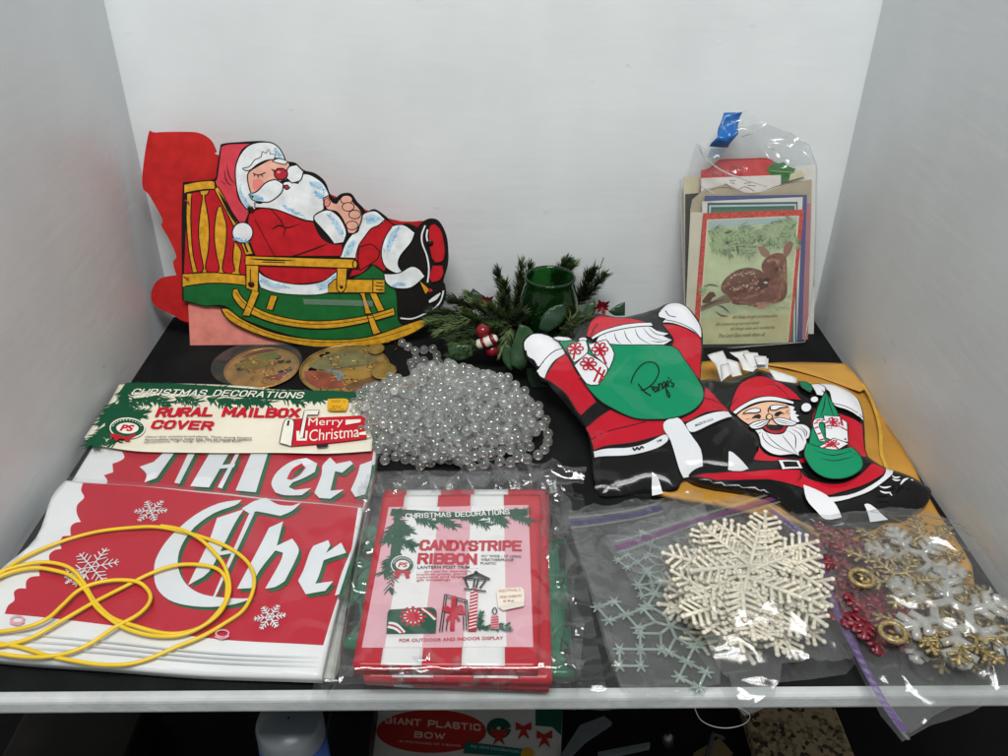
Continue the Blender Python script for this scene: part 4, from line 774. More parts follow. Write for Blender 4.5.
# ------------------------------------------------------------------ brown envelope
def envelope():
    root = thing('brown_envelope', atz(830, 470, 0), 'large torn brown kraft envelope lying against the right wall', 'envelope')
    sh = Sheet.flat(.007, bump=lambda u, v: .0018*nz(u, v, 14, 3)+.0016*ridg(u, v*.6, 16, 4)+.0015*nz(u, v, 40, 5)-.004*max(0, (u-.36)/.04), grid=.005, step=1.2e-4)
    m = mat('bd8a38', .55, .3, .16, 22, .25, 180)
    P = [(690,362),(760,362),(846,364),(850,372),(858,376),(862,384),(870,390),(874,401),(884,412),(890,425),(900,438),(908,452),(918,470),(928,490),(940,512),(955,535),(972,565),(975,600),(900,600),(800,522),(700,500),(655,492),(660,450)]
    sh.poly(root, 'front_sheet', P, m, sm=False, th=.005)
    s2 = Sheet.flat(.009, bump=lambda u, v: .0015*nz(u, v, 20, 8)+.001*ridg(u, v, 20, 9), grid=.006)
    s2.poly(root, 'flap', [(846,364),(800,362),(760,364),(800,372),(840,385),(860,392),(866,388),(860,380)], mat('c59446', .55, .3, .16, 22, .25, 180), th=.0006)
    s2.strokes(root, 'tape_edge', [[(862,384),(872,402),(880,430),(882,455),(890,475)]], .003, mat('cda03a', .4, .4, .2, 60))
envelope()
# ------------------------------------------------------------------ inflatable vinyl figures
def puff(seed, a=.0022): return lambda u, v: a*nz(u, v, 16, seed)+a*.7*nz(u, v, 34, seed+3)
def vinyl_back():
    a = atz(600, 491, .004); b = atz(757, 470, .019); c = aty(680, 305, .80)-Vector((0,0,.005))
    sh = Sheet.three(a, b, c, bump=puff(5), grid=.0035, step=9e-5)
    root = thing('vinyl_figure', a, 'flat vinyl figure of a red suited man seen from behind with a green sack', 'inflatable', 'flat vinyl figures')
    V = {k: vinyl(h) for k, h in dict(r='c0142a', g='0a8a5e', w='e3e4e8', k='100f10', d='b0142c').items()}
    LW = .0011
    def p(n, pts, m, ol=LW, **k): return sh.poly(root, n, Q('I1', pts), V[m], ol=ol, n=3, **k)
    sh.bump = pillow(sh, [sh.uv(q) for q in Q('I1', [(28,190),(33,165),(65,143),(110,143),(150,162),(215,158),(240,110),(265,85),(300,68),(380,83),(450,73),(520,53),(560,33),(610,33),(652,58),(684,108),(693,170),(688,250),(684,320),(725,360),(795,435),(845,490),(888,540),(900,590),(892,640),(860,660),(830,678),(780,672),(690,667),(620,682),(600,717),(560,727),(480,717),(400,737),(330,747),(300,722),(286,650),(286,590),(268,500),(233,440),(188,372),(128,322),(93,307),(73,262),(43,227)])], .0075, .009, seed=5)
    p('body', [(28,190),(33,165),(65,143),(110,143),(150,162),(215,158),(240,110),(265,85),(300,68),(380,83),(450,73),(520,53),(560,33),(610,33),(652,58),(684,108),(693,170),(688,250),(684,320),(725,360),(795,435),(845,490),(888,540),(900,590),(892,640),(860,660),(830,678),(780,672),(690,667),(620,682),(600,717),(560,727),(480,717),(400,737),(330,747),(300,722),(286,650),(286,590),(268,500),(233,440),(188,372),(128,322),(93,307),(73,262),(43,227)], 'k', ol=0, th=.009)
    p('glove', [(32,190),(38,168),(65,148),(110,148),(145,165),(180,190),(172,215),(130,240),(95,270),(82,268),(70,245),(45,225)], 'w')
    p('cuff', [(80,285),(110,252),(150,220),(180,212),(186,235),(150,258),(125,287),(110,313),(95,306)], 'w')
    p('sleeve', [(110,313),(130,287),(160,252),(190,232),(225,300),(260,350),(300,410),(250,444),(235,438),(190,370),(140,330)], 'r')
    p('jacket_hem', [(262,490),(350,440),(400,460),(480,480),(545,480),(560,500),(560,530),(440,560),(290,577),(275,520)], 'r')
    sh.strokes(root, 'seam_line', [Q('I1', [(280,535),(370,510),(480,485)])], .001, V['k'])
    p('hem_trim', [(288,580),(400,580),(480,565),(545,533),(564,540),(560,560),(520,585),(440,606),(360,611),(292,604)], 'w')
    p('sleeve', [(540,125),(600,130),(650,150),(686,170),(685,250),(680,320),(650,290),(600,235),(575,212),(582,185),(560,150)], 'r')
    p('glove', [(527,85),(555,46),(580,34),(610,38),(645,60),(680,110),(688,150),(686,165),(640,142),(580,123),(540,120),(552,106),(530,100)], 'w')
    sh.strokes(root, 'seam_line', [Q('I1', [(540,108),(600,120),(650,140),(684,165)]), Q('I1', [(552,76),(565,95),(590,100)])], .001, V['k'])
    p('hat', [(262,165),(275,120),(300,95),(345,90),(400,95),(450,110),(502,126),(440,132),(370,142),(310,162),(280,176)], 'r')
    p('hair', [(298,188),(320,165),(400,145),(490,135),(520,150),(566,162),(545,172),(577,186),(545,206),(500,212),(400,206),(330,202),(303,196)], 'w')
    sh.strokes(root, 'hair_line', [Q('I1', l) for l in ([(330,170),(345,195)],[(365,160),(372,185),(390,203)],[(400,150),(410,180),(430,203)],[(440,145),(455,180),(500,205)],[(470,142),(500,175),(545,190)],[(490,140),(520,165),(560,170)],[(500,190),(530,195),(570,186)])], .0009, V['k'], taper=True)
    p('hat_trim', [(280,174),(320,152),(400,130),(500,122),(507,134),(420,143),(350,156),(300,176),(285,184)], 'w')
    sh.strokes(root, 'seam_line', [Q('I1', l) for l in ([(285,150),(295,135),(305,125)],[(278,165),(290,150)])], .001, V['k'])
    p('jacket_hem', [(690,400),(700,345),(735,375),(792,435),(700,455),(630,490),(600,480),(660,450),(688,415)], 'r')
    sh.strokes(root, 'seam_line', [Q('I1', [(692,398),(720,400),(760,405)])], .001, V['k'])
    p('hem_trim', [(624,500),(635,490),(700,462),(785,435),(802,455),(740,490),(660,526),(634,522)], 'w')
    sh.text(root, 'small_text', 'MADE IN U.S.A.', *Q('I1', [(662,508),(728,484),(659,499)]), V['k'], .02)
    sh.text(root, 'small_text', 'TM', *Q('I1', [(520,567),(538,560),(519,560)]), V['k'], .02)
    sh.strokes(root, 'small_text', [Q('I1', [(432,583),(440,592),(448,583),(456,590),(464,580),(472,586)])], .0014, V['k'])
    p('white_gap', [(548,490),(580,475),(605,480),(640,530),(680,590),(691,662),(620,682),(600,650),(570,560),(546,520)], 'w', ol=0)
    p('white_gap', [(782,600),(800,605),(866,656),(830,676),(782,668)], 'w', ol=0); p('white_gap', [(502,672),(525,690),(545,738),(505,745)], 'w', ol=0)
    p('sack', [(158,183),(230,190),(350,205),(440,210),(575,213),(620,260),(670,320),(691,365),(688,410),(650,450),(580,476),(480,482),(420,469),(340,430),(290,390),(250,340),(205,260)], 'g')
    p('glove_fingers', [(140,170),(160,160),(195,168),(212,185),(165,187)], 'w'); p('glove_fingers', circle((250,184), 16, 10, 10), 'w')
    p('parcel', [(188,215),(240,190),(262,190),(268,235),(225,272),(212,268)], 'w'); p('parcel', [(270,205),(335,190),(365,240),(345,300),(325,275),(285,240)], 'w'); p('parcel', [(218,285),(265,240),(325,275),(340,305),(306,356),(262,350)], 'w')
    sh.strokes(root, 'parcel_ribbon', [Q('I1', l) for l in ([(270,280),(330,330)],[(270,280),(235,330)],[(312,225),(335,280)],[(222,222),(215,265)],[(315,290),(290,345)],[(330,300),(308,350)],[(300,215),(320,250)])], .0022, V['d'], sm=False)
    for q0 in ((222,222),(312,225),(270,280)):
        sh.strokes(root, 'parcel_bow', [Q("I1", [q0]+[(q0[0]+r*math.cos(a+d), q0[1]+r*.83*math.sin(a+d)) for r, d in ((24,-.35),(29,0),(24,.35))]+[q0]) for a in np.linspace(0, 6.28, 7)[:-1]], .0016, V['d'], sm=True)
    sh.strokes(root, 'script_lettering', [Q('I4', l) for l in ([(133,318),(150,250),(200,160),(270,90),(350,65),(430,85),(472,150),(470,220),(420,310),(350,370),(290,400),(250,402)],[(218,325),(270,390),(320,440),(380,475)],[(375,360),(395,380),(402,410),(405,372),(425,362)],[(455,370),(430,380),(420,410),(438,430),(455,395),(455,375),(465,425)],[(470,330),(485,420),(482,350),(500,330),(515,350),(522,400)],[(555,310),(530,320),(522,360),(545,380),(560,320),(568,400),(580,460),(602,492),(615,470),(575,400)],[(572,350),(598,330),(590,300),(572,320),(582,362),(610,355)],[(596,258),(602,275)],[(632,285),(622,310),(660,340),(650,368),(632,352)],[(655,345),(672,330)])], .0011, V['k'])
    # loose clear wrapper over the figure
    f = Sheet.three(a+sh.n*.0135, b+sh.n*.0135, c+sh.n*.0135, bump=lambda u, v: .003*ridg(u, v, 20, 81)+.002*nz(u, v, 30, 82), grid=.004)
    f.poly(root, 'clear_wrapper', Q('I1', [(240,110),(560,30),(690,110),(700,330),(830,470),(900,600),(860,670),(690,680),(500,745),(300,745),(270,500),(100,300),(150,180)]), film('film_v', .004, .10, .022, .35), sm=False)
vinyl_back()
def vinyl_front():
    a = atz(700, 505, .013); b = atz(905, 505, .013); c = atz(790, 372, .030)
    sh = Sheet.three(a, b, c, bump=puff(9, .002), grid=.0035, step=9e-5)
    root = thing('vinyl_figure', a, 'flat vinyl figure of a red suited bearded man facing out, on the brown envelope', 'inflatable', 'flat vinyl figures')
    V = {k: vinyl(h) for k, h in dict(r='c0142a', g='0a8a5e', w='e3e4e8', k='121213', d='b0142c', s='e6b89a', n='0f7050').items()}
    LW = .0011
    sub = root
    def p(n, pts, m, ol=LW, **k): return sh.poly(sub, n, Q('I2', pts), V[m], ol=ol, n=3, **k)
    sh.bump = pillow(sh, [sh.uv(q) for q in Q('I2', [(30,160),(85,150),(140,160),(200,138),(260,108),(310,128),(335,158),(400,163),(500,173),(560,182),(622,212),(658,258),(675,330),(678,420),(688,458),(762,503),(805,513),(872,543),(927,578),(933,605),(912,642),(872,668),(822,698),(765,700),(700,735),(590,735),(500,720),(430,690),(300,600),(100,560),(20,540),(-40,500),(0,400)])], .0075, .009, seed=9)
    p('body', [(30,160),(85,150),(140,160),(200,138),(260,108),(310,128),(335,158),(400,163),(500,173),(560,182),(622,212),(658,258),(675,330),(678,420),(688,458),(762,503),(805,513),(872,543),(927,578),(933,605),(912,642),(872,668),(822,698),(765,700),(700,735),(590,735),(500,720),(430,690),(300,600),(100,560),(20,540),(-40,500),(0,400)], 'k', ol=0, th=.007)
    p('jacket', [(262,440),(300,475),(400,490),(440,470),(455,410),(466,320),(480,290),(560,300),(669,335),(674,420),(684,462),(640,480),(430,502),(270,492),(230,480)], 'r')
    p('sleeve_fold', [(560,300),(669,335),(674,420),(684,462),(640,478),(600,440),(602,350)], 'r')
    p('jacket_hem', [(0,530),(240,526),(420,530),(450,560),(520,578),(590,576),(652,545),(700,493),(757,510),(747,540),(652,590),(500,626),(420,592),(300,562),(100,548)], 'r')
    p('belt_loop', [(650,478),(690,466),(752,498),(700,498),(655,512)], 'k', ol=0)
    p('hem_trim', [(498,628),(600,625),(680,590),(740,550),(755,500),(787,512),(770,552),(700,602),(610,642),(530,652)], 'w')
    p('buckle', [(333,495),(415,495),(430,526),(350,530)], 'w', sm=False); p('buckle_hole', [(350,502),(405,501),(415,520),(360,522)], 'k', ol=0, sm=False)
    def f3(n, pts, m, ol=LW, **k): return sh.poly(sub, n, Q('I3', pts), V[m], ol=ol, n=3, **k)
    def l3(n, L, w=.0009, tp=True): sh.strokes(sub, n, [Q('I3', l) for l in L], w, V['k'], taper=tp)
    f3('hat', [(30,300),(40,250),(80,140),(130,70),(200,30),(290,20),(380,40),(470,85),(560,150),(630,222),(520,215),(390,200),(250,205),(150,250),(60,325)], 'r')
    l3('seam_line', [[(335,95),(400,100),(460,140),(530,210)],[(385,70),(430,120)],[(40,265),(90,205)]], .0013)
    f3('hair', [(500,265),(560,275),(575,290),(560,305),(590,320),(575,335),(615,350),(590,362),(618,400),(580,415),(540,400),(520,330)], 'w', ang=35)
    face = f3('face', [(90,345),(150,300),(250,260),(380,245),(500,262),(535,300),(530,380),(560,410),(480,420),(420,440),(360,440),(300,420),(240,400),(185,425),(130,385)], 's', ol=0)
    f3('beard', [(235,480),(300,470),(330,500),(400,520),(470,510),(510,450),(570,425),(640,425),(690,455),(705,500),(690,545),(668,560),(672,610),(640,650),(605,670),(608,705),(560,690),(450,705),(360,680),(290,620),(275,560),(262,520)], 'w')
    l3('beard_line', [[(300,500),(310,560),(400,640),(590,690)],[(320,500),(380,580),(470,650),(560,680)],[(460,525),(510,590),(590,690)],[(510,485),(570,530),(575,610),(570,650)],[(540,465),(610,510),(640,580)],[(570,445),(640,480),(655,540)],[(610,435),(668,490),(660,540)],[(250,520),(285,500)]])
    f3('hat_trim', [(50,322),(110,275),(200,228),(300,205),(400,202),(500,222),(565,242),(560,262),(480,248),(380,238),(270,245),(180,272),(80,340)], 'w')
    f3('pompom', circle((666,288), 45, 38, 14), 'w')
    sub = face
    f3('mouth_lip', [(295,455),(330,440),(420,450),(500,440),(490,490),(450,515),(390,520),(340,500)], 'd')
    f3('mouth', [(325,450),(350,438),(420,445),(480,438),(465,475),(430,492),(380,492),(345,475)], 'k', ol=0)
    f3('mustache', [(185,440),(230,412),(300,398),(362,392),(340,430),(290,465),(240,475),(205,465)], 'w'); f3('mustache', [(385,392),(430,378),(500,385),(590,415),(560,440),(480,448),(420,435)], 'w')
    l3('beard_line', [[(210,450),(270,425),(345,400)],[(240,462),(300,440),(350,405)],[(400,395),(470,405),(560,425)],[(410,405),(470,425),(530,435)]])
    f3('nose', circle((357,373), 26, 24, 12), 's')
    l3('nose_line', [[(352,345),(348,310),(370,285)]], .0012)
    f3('eyebrow', [(135,345),(180,312),(240,300),(280,308),(280,328),(240,340),(190,338)], 'w'); f3('eyebrow', [(365,318),(362,290),(400,280),(470,282),(518,292),(450,302),(410,320)], 'w')
    f3('eye', [(205,388),(235,362),(270,352),(288,370),(275,388),(245,380)], 'k', ol=0); f3('eye', [(395,362),(410,342),(445,332),(478,345),(450,350),(430,370)], 'k', ol=0)
    l3('eye_line', [[(160,390),(195,388)],[(495,335),(520,320)],[(500,340),(530,350)],[(470,350),(485,345)]], .001)
    sub = root; p('glove', [(498,180),(560,184),(620,215),(655,260),(669,328),(600,300),(560,288),(540,270),(530,230),(505,215),(494,195)], 'w')
    sh.strokes(root, 'seam_line', [Q('I2', [(545,275),(600,290),(668,318)])], .001, V['k'])
    p('cuff_ball', circle((473,262), 16, 12, 10), 'w'); p('glove_fingers', [(460,200),(490,190),(517,215),(507,250),(482,245)], 'w')
    p('ribbon_leaf', [(412,185),(440,181),(467,215),(457,236),(425,216)], 'n')
    sh.strokes(root, 'seam_line', [Q('I2', l) for l in ([(420,190),(455,230)],[(430,186),(440,222)],[(445,190),(450,230)])], .0008, V['k'])
    p('sack_neck', [(515,232),(545,280),(572,330),(602,440),(560,450),(500,455),(448,442),(470,340),(490,280)], 'g')
    sh.strokes(root, 'seam_line', [Q('I2', l) for l in ([(515,240),(510,290),(495,330)],[(518,240),(535,290),(548,325)],[(505,235),(530,240)],[(500,225),(515,238),(522,220)])], .001, V['k'], taper=True)
    p('parcel', [(508,325),(570,325),(600,350),(602,432),(560,432),(515,412)], 'w', sm=False)
    sh.strokes(root, 'parcel_ribbon', [Q('I2', l) for l in ([(542,330),(555,425)],[(515,365),(570,368)],[(575,330),(590,425)],[(572,370),(600,385)])], .0021, V['d'], sm=False)
    sh.strokes(root, 'parcel_bow', [Q('I2', [(545,352),(545+22*math.cos(a-.3),352+16*math.sin(a-.3)),(545+26*math.cos(a),352+19*math.sin(a)),(545+22*math.cos(a+.3),352+16*math.sin(a+.3)),(545,352)]) for a in (.2,1.2,2.2,3.2,4.2,5.3)], .0013, V['d'])
    cane = Q('I2', [(502,428),(490,400),(478,370),(482,350),(505,346),(522,360),(526,378)])
    sh.strokes(root, 'candy_cane', [cane], .0062, V['k']); sh.strokes(root, 'candy_cane', [cane], .005, V['w'])
    cs = smooth_open([sh.uv(q) for q in cane], 4)
    sh.strokes(root, 'cane_stripe', [[(cs[i][0]-.0022, cs[i][1]-.001), (cs[i][0]+.0022, cs[i][1]+.0012)] for i in range(1, len(cs), 3)], .0016, V['d'], sm=False, px=False)
    p('parcel', [(488,452),(545,418),(602,442),(562,467),(510,470)], 'w', sm=False)
    sh.strokes(root, 'parcel_bow', [Q('I2', [(538,440),(538+22*math.cos(a-.3),440+13*math.sin(a-.3)),(538+27*math.cos(a),440+15*math.sin(a)),(538+22*math.cos(a+.3),440+13*math.sin(a+.3)),(538,440)]) for a in (.2,1.2,2.2,3.2,4.2,5.3)], .0014, V['d'])
    sh.strokes(root, 'parcel_ribbon', [Q('I2', [(538,440),(500,462)]), Q('I2', [(538,440),(562,464)])], .0018, V['d'], sm=False)
    p('sack', [(440,440),(500,460),(560,468),(610,455),(642,482),(657,520),(642,550),(590,574),(520,574),(470,551),(440,512),(429,480)], 'g')
    sh.strokes(root, 'seam_line', [Q('I2', l) for l in ([(470,470),(540,490),(610,475)],[(490,500),(550,510),(620,495)],[(410,535),(420,570),(400,580)],[(600,470),(640,490)])], .001, V['k'], taper=True)
    p('white_gap', [(428,600),(500,627),(540,660),(578,716),(520,718),(480,692),(440,652)], 'w', ol=0); p('white_gap', [(660,680),(685,678),(760,718),(690,728)], 'w', ol=0)
    sh.strokes(root, 'boot_highlight', [Q('I2', l) for l in ([(768,566),(780,574),(800,570)],[(768,578),(782,584),(800,582)],[(720,604),(740,610),(765,606)],[(722,620),(740,628),(765,628)],[(760,630),(768,640)],[(800,600),(815,582),(832,575)],[(840,580),(850,584)])], .002, V['w'], taper=True)
    # loose white paper tabs above the hat
    for k, (q, dz) in enumerate((([(68,58),(128,40),(142,75),(157,128),(122,160),(95,92)], .006), ([(138,74),(190,85),(203,132),(165,142)], .004), ([(154,45),(222,39),(250,64),(305,70),(302,110),(262,105),(245,120),(206,116),(186,70)], .008), ([(300,115),(416,145),(411,167),(335,157)], .003), ([(205,48),(262,52),(276,92),(235,100)], .011), ([(248,58),(296,64),(298,98),(262,98)], .013), ([(118,100),(150,95),(160,132),(128,150)], .009))):
        s2 = Sheet.three(a+sh.n*dz, b+sh.n*dz, c+sh.n*dz, bump=lambda u, v, k=k: .004*nz(u, v, 40, 90+k), grid=.004); s2.poly(root, 'paper_tab', Q('I2', q), mat('dedfde', .5, .3, .08, 60), sm=False, th=.0006)
    f = Sheet.three(a+sh.n*.004, b+sh.n*.004, c+sh.n*.004, bump=lambda u, v: .005*ridg(u, v, 26, 85)+.002*nz(u, v, 40, 86), grid=.004)
    f.poly(root, 'clear_wrapper', Q('I2', [(20,160),(120,140),(200,150),(190,230),(120,290),(20,300)]), film('film_v', .004, .10, .022, .35), sm=False)
vinyl_front()
# ------------------------------------------------------------------ heap of clear beads
def beads():
    rnd = np.random.RandomState(4); r = .0050; N = 960
    c = np.array((-.042, .712)); RX, RY, H = .096, .070, .060
    P = []; ang = rnd.rand()*6.28; p = c.copy()
    for i in range(N):
        ang += rnd.normal(0, .42); stepv =   .0104*np.array((math.cos(ang), math.sin(ang))); q = p+stepv
        e = (q-c)/(RX, RY)
        if e@e > 1:
            ang = math.atan2(*( (c-p)/(RX, RY))[::-1])+rnd.normal(0, .9); q = p+  .0104*np.array((math.cos(ang), math.sin(ang)))
        p = q; e = (p-c)/(RX, RY); d = max(0, 1-e@e)
        P.append((p[0], p[1], r+H*(d**.75)*(rnd.rand()**.38)))
    tail = [(402,342),(408,346),(415,350),(424,349),(431,347),(436,352),(437,359),(434,366),(428,370),(421,371),(414,369),(411,362),(416,358),(424,360),(440,366),(446,371)]
    tp = smooth_open([tuple(atz(*t, .006)[:2]) for t in tail], 3); T = []
    last = None
    for q in tp:
        if last is None or math.hypot(q[0]-last[0], q[1]-last[1]) > .0098: T.append((q[0], q[1], r+.002)); last = q
    stray = [smooth_open([tuple(atz(*t, .005)[:2]) for t in l], 4) for l in ([(500,456),(508,461),(518,455),(527,459),(538,455),(546,447),(548,436),(544,426),(548,415)], [(376,444),(382,455),(392,458),(400,452),(412,450),(420,460),(432,462),(440,452),(452,458),(466,452),(474,462),(482,455)], [(372,388),(366,396),(372,404),(366,412),(374,420),(370,430)])]
    for l in stray:
        last = None
        for q in l:
            if last is None or math.hypot(q[0]-last[0], q[1]-last[1]) > .0098: T.append((q[0], q[1], r)); last = q
    nT = len(T); X = np.array(P+T)
    for it in range(70):
        D = X[:, None]-X[None]; d = np.sqrt((D**2).sum(2))+np.eye(len(X)); m = (d < 2*r)*(1-np.eye(len(X)))
        w_ = m*(2*r-d)/d*.30; mv = (D*w_[..., None]).sum(1); mv = np.clip(mv, -.002, .002)
        X += mv
        seg = X[1:N]-X[:N-1]; L = np.linalg.norm(seg, axis=1, keepdims=True); ex = np.clip(L-  .0112, 0, .01)/L*seg*.12
        X[:N-1] += ex; X[1:N] -= ex
        X[:, 2] = np.maximum(X[:, 2]-.00015, r)
    root = thing('bead_garland', (c[0], c[1], 0), 'tangled heap of clear iridescent plastic bead garland on the felt', 'garland')
    m = bpy.data.materials.new('clear_bead'); m.use_nodes = True; b = m.node_tree.nodes['Principled BSDF']
    b.inputs['Base Color'].default_value = (1,1,1,1); b.inputs['Roughness'].default_value = .05; b.inputs['Transmission Weight'].default_value = .92
    b.inputs['IOR'].default_value = 1.52; b.inputs['Thin Film Thickness'].default_value = 240; b.inputs['Thin Film IOR'].default_value = 1.7
    t = MB(); t.ball((0,0,0), r, nu=18, nv=12); me = t.build('bead_proto', m, None, True); mesh = me.data; bpy.data.objects.remove(me)
    mesh.name = 'bead'
    # the 300 beads nearest the lens and on top are single pieces, the rest one mass
    cv = np.array(CAM); vis = np.linalg.norm(X-cv, axis=1); cnt = np.zeros(len(X))
    for i in range(len(X)):
        d = X-X[i]; los = (cv-X[i])/vis[i]; tt = d@los; pr = np.linalg.norm(d-np.outer(tt, los), axis=1); cnt[i] = ((tt > .002) & (pr < r*1.1)).sum()
    order = np.argsort(cnt*10+vis); one = set(order[:300].tolist())
    for i in order[:300]:
        o = bpy.data.objects.new('bead', mesh); COL.objects.link(o); o.parent = root; o.location = Vector(X[i])-Vector((c[0], c[1], 0))
    t = MB()
    for i in range(len(X)):
        if i not in one: t.ball(X[i], r, nu=14, nv=10)
    o = t.build('beads', m, root, True); o['kind'] = 'stuff'
    t = MB()
    for p_, q_ in zip(X[:N-1], X[1:N]):
        d_ = q_-p_; L_ = np.linalg.norm(d_)
        if 2*r*1.02 < L_ < .014: t.tube([p_+d_/L_*r*.98, q_-d_/L_*r*.98], .0003, 4, caps=False)
    t.build('string', mat('cfd3d3', .4, .4, 0), root, True)
beads()
# ------------------------------------------------------------------ fir and berry candle ring with a green glass holder
def wreath():
    rnd = random.Random(12)
    c = atz(520, 352); root = thing('candle_ring', (c.x, c.y, 0), 'artificial fir candle ring with leaves and red berries round the glass', 'wreath')
    def W(p, Y): return aty(*Q('P1', [p])[0], Y)
    greens = [mat(h, .5, .35, .25, 120) for h in ('44572f', '566a40', '313f26')]
    stem = mat('4a3c28', .7, .2, .2, 80)
    def sprig(a, b, n=70, ln=.015, mt=None, droop=0):
        a = Vector(a); b = Vector(b); t = MB(); ax = (b-a); L = ax.length; ax.normalize()
        x = ax.cross(Vector((0,0,1))).normalized(); y = ax.cross(x)
        t.tube([a, a+ax*L*.5, b], [.0014,.0011,.0007], 5, 1)
        for i in range(n):
            s = rnd.random(); p = a+ax*L*s; an = rnd.uniform(0, 6.283); sp = rnd.uniform(.6, 1.2)*(1-.45*s*s)
            d = (ax*math.cos(sp)+(x*math.cos(an)+y*math.sin(an))*math.sin(sp)).normalized(); l = ln*rnd.uniform(.7, 1.15)
            q = d.cross(ax); q = q.normalized() if q.length > 1e-4 else x; w_ = .0008; k = len(t.V); n2 = d.cross(q)
            mid = p+d*l*.55+Vector((0,0,.0006)); t.V += [p+q*w_*.6, p-q*w_*.6, mid-q*w_+n2*w_*.7, p+d*l, mid+q*w_+n2*w_*.7]; t.F += [(k, k+1, k+2, k+4), (k+4, k+2, k+3)]; t.M += [0, 0]
        t.build('fir_sprig', [mt or rnd.choice(greens), stem], root)
    S = [((190,330),(45,340),.845),((250,300),(60,290),.86),((260,280),(150,235),.885),((240,330),(90,390),.83),((280,380),(150,420),.82),((420,310),(365,105),.905),((430,320),(400,160),.895),((450,280),(480,70),.915),((440,300),(520,80),.915),((620,150),(690,55),.918),((640,160),(720,70),.918),
         ((745,260),(825,95),.905),((750,240),(800,110),.91),((770,240),(870,120),.905),((400,330),(330,270),.85),((440,340),(390,230),.86),((430,360),(330,360),.83),((420,350),(480,300),.84),((430,370),(390,470),.82),((260,470),(150,500),.805),((280,440),(170,450),.81),((440,320),(380,250),.88),((350,330),(260,250),.87),((690,370),(790,340),.80),((660,370),(740,390),.80),((300,350),(210,300),.85),((330,300),(230,220),.895)]
    for a, b, Y in S:
        sprig(W(a, Y), W(b, Y-.005), 260, .0128)
    for a, b in (((690,360),(760,290)),((720,350),(800,320))): sprig(W(a, .80), W(b, .795), 40, .013, mat('5d7048', .45, .35, .2, 100))
    lf = mat('1f3b26', .35, .45, .25, 60, .15, 200); lf2 = mat('2c4a2c', .35, .45, .25, 60, .15, 200)
    def leaf(pts, Y, m, tilt=.5):
        o = W(pts[0], Y); s = Sheet(o, (1,0,0), (rnd.uniform(-.3,.3), -1, tilt), bump=lambda u, v: .0016*nz(u, v, 60, Y*50), grid=.004); f = s.poly(root, 'leaf', Q('P1', pts), m, th=.0004)
    leaf([(560,372),(580,310),(620,270),(682,252),(692,300),(662,352),(600,392)], .815, lf)
    leaf([(470,350),(520,370),(550,440),(530,520),(480,580),(430,550),(430,480),(450,410)], .805, lf2)
    leaf([(400,440),(440,470),(450,540),(430,575),(390,520)], .80, lf2); leaf([(130,460),(180,440),(240,450),(250,500),(190,525),(140,510)], .80, lf2)
    leaf([(770,330),(790,260),(825,232),(830,290),(800,330)], .86, lf2); leaf([(890,290),(930,260),(968,245),(968,310),(920,310)], .87, lf); leaf([(215,245),(250,180),(300,220),(300,260),(250,265)], .90, lf)
    leaf([(700,420),(760,400),(780,450),(700,470),(640,450)], .80, lf2); leaf([(500,560),(600,560),(640,640),(590,720),(520,640)], .79, lf)
    rd = mat('7c1420', .18, .6, .2, 90); wt = mat('d8d3c4', .3, .5, .1, 90)
    t = MB(); t.ball(W((297,383), .815), .0078, nu=16, nv=12); t.build('berry', rd, root, True)
    t = MB(); t.ball(W((340,475), .812), .0074, nu=16, nv=12); t.build('berry', rd, root, True)
    k = W((315,435), .808); t = MB(); t.tube([k+Vector((-.011,0,-.004)), k+Vector((-.009,0,-.003)), k, k+Vector((.008,0,.004)), k+Vector((.011,0,.006))], [.0035,.0055,.006,.0055,.003], 12); t.build('bauble', wt, root, True)
    t = MB(); t.tube([k+Vector((-.0045,0,-.0016)), k+Vector((-.0015,0,0))], .0064, 14); t.build('bauble_band', rd, root, True)
    t = MB(); t.tube([k+Vector((.0055,0,.0028)), k+Vector((.009,0,.005))], .0061, 14); t.build('bauble_band', rd, root, True)
    for cc, Y in (((315,245), .875), ((860,268), .865)):
        o = W(cc, Y); t = MB()
        for j in range(9):
            a = j*.7; d = Vector((math.cos(a), -.35, math.sin(a)*.9+.3)).normalized(); s = d.cross(Vector((0,1,.2))).normalized(); L = .013 if j % 2 else .009
            t.face([o, o+d*L*.5+s*.0025, o+d*L, o+d*L*.5-s*.0025])
        t.build('red_flower', mat('7d1722', .5, .3, .25, 90), root)
    wire = MB(); wire.tube([W((845,100), .9), W((855,70), .9), W((868,35), .9)], .0005, 4); wire.build('wire', mat('3b4a30', .5), root)
    # ring base under the sprigs
    t = MB(); t.tube([(c.x+.02+.06*math.cos(a), c.y+.018+.045*math.sin(a), .007) for a in np.linspace(0, 6.283, 25)[:-1]], .006, 8, closed=True); t.build('ring_base', stem, root, True)
    # votive
    V = aty(550, 276.5, .872)
    g = bpy.data.materials.new('green_glass'); g.use_nodes = True; b = g.node_tree.nodes['Principled BSDF']; b.inputs['Base Color'].default_value = (.025,.15,.03,1); b.inputs['Transmission Weight'].default_value = .9; b.inputs['Roughness'].default_value = .04; b.inputs['IOR'].default_value = 1.5
    h = thing('glass_candle_holder', (V.x, V.y, .012), 'dark green glass candle holder standing in the fir ring', 'candle holder')
    z1 = V.z; t = MB(); prof = [(.001,.012),(.022,.012),(.027,.018),(.0325,.035),(.034,.05),(.032,.063),(.0285,z1-.011),(.0272,z1-.006),(.0285,z1-.002),(.0285,z1),(.0272,z1+.0012),(.0258,z1-.001),(.0252,z1-.006),(.0262,z1-.011),(.0297,.062),(.0317,.05),(.030,.036),(.024,.02),(.001,.017)]
    t.lathe((V.x, V.y, 0), prof, 40); t.build('glass_jar', g, h, True)
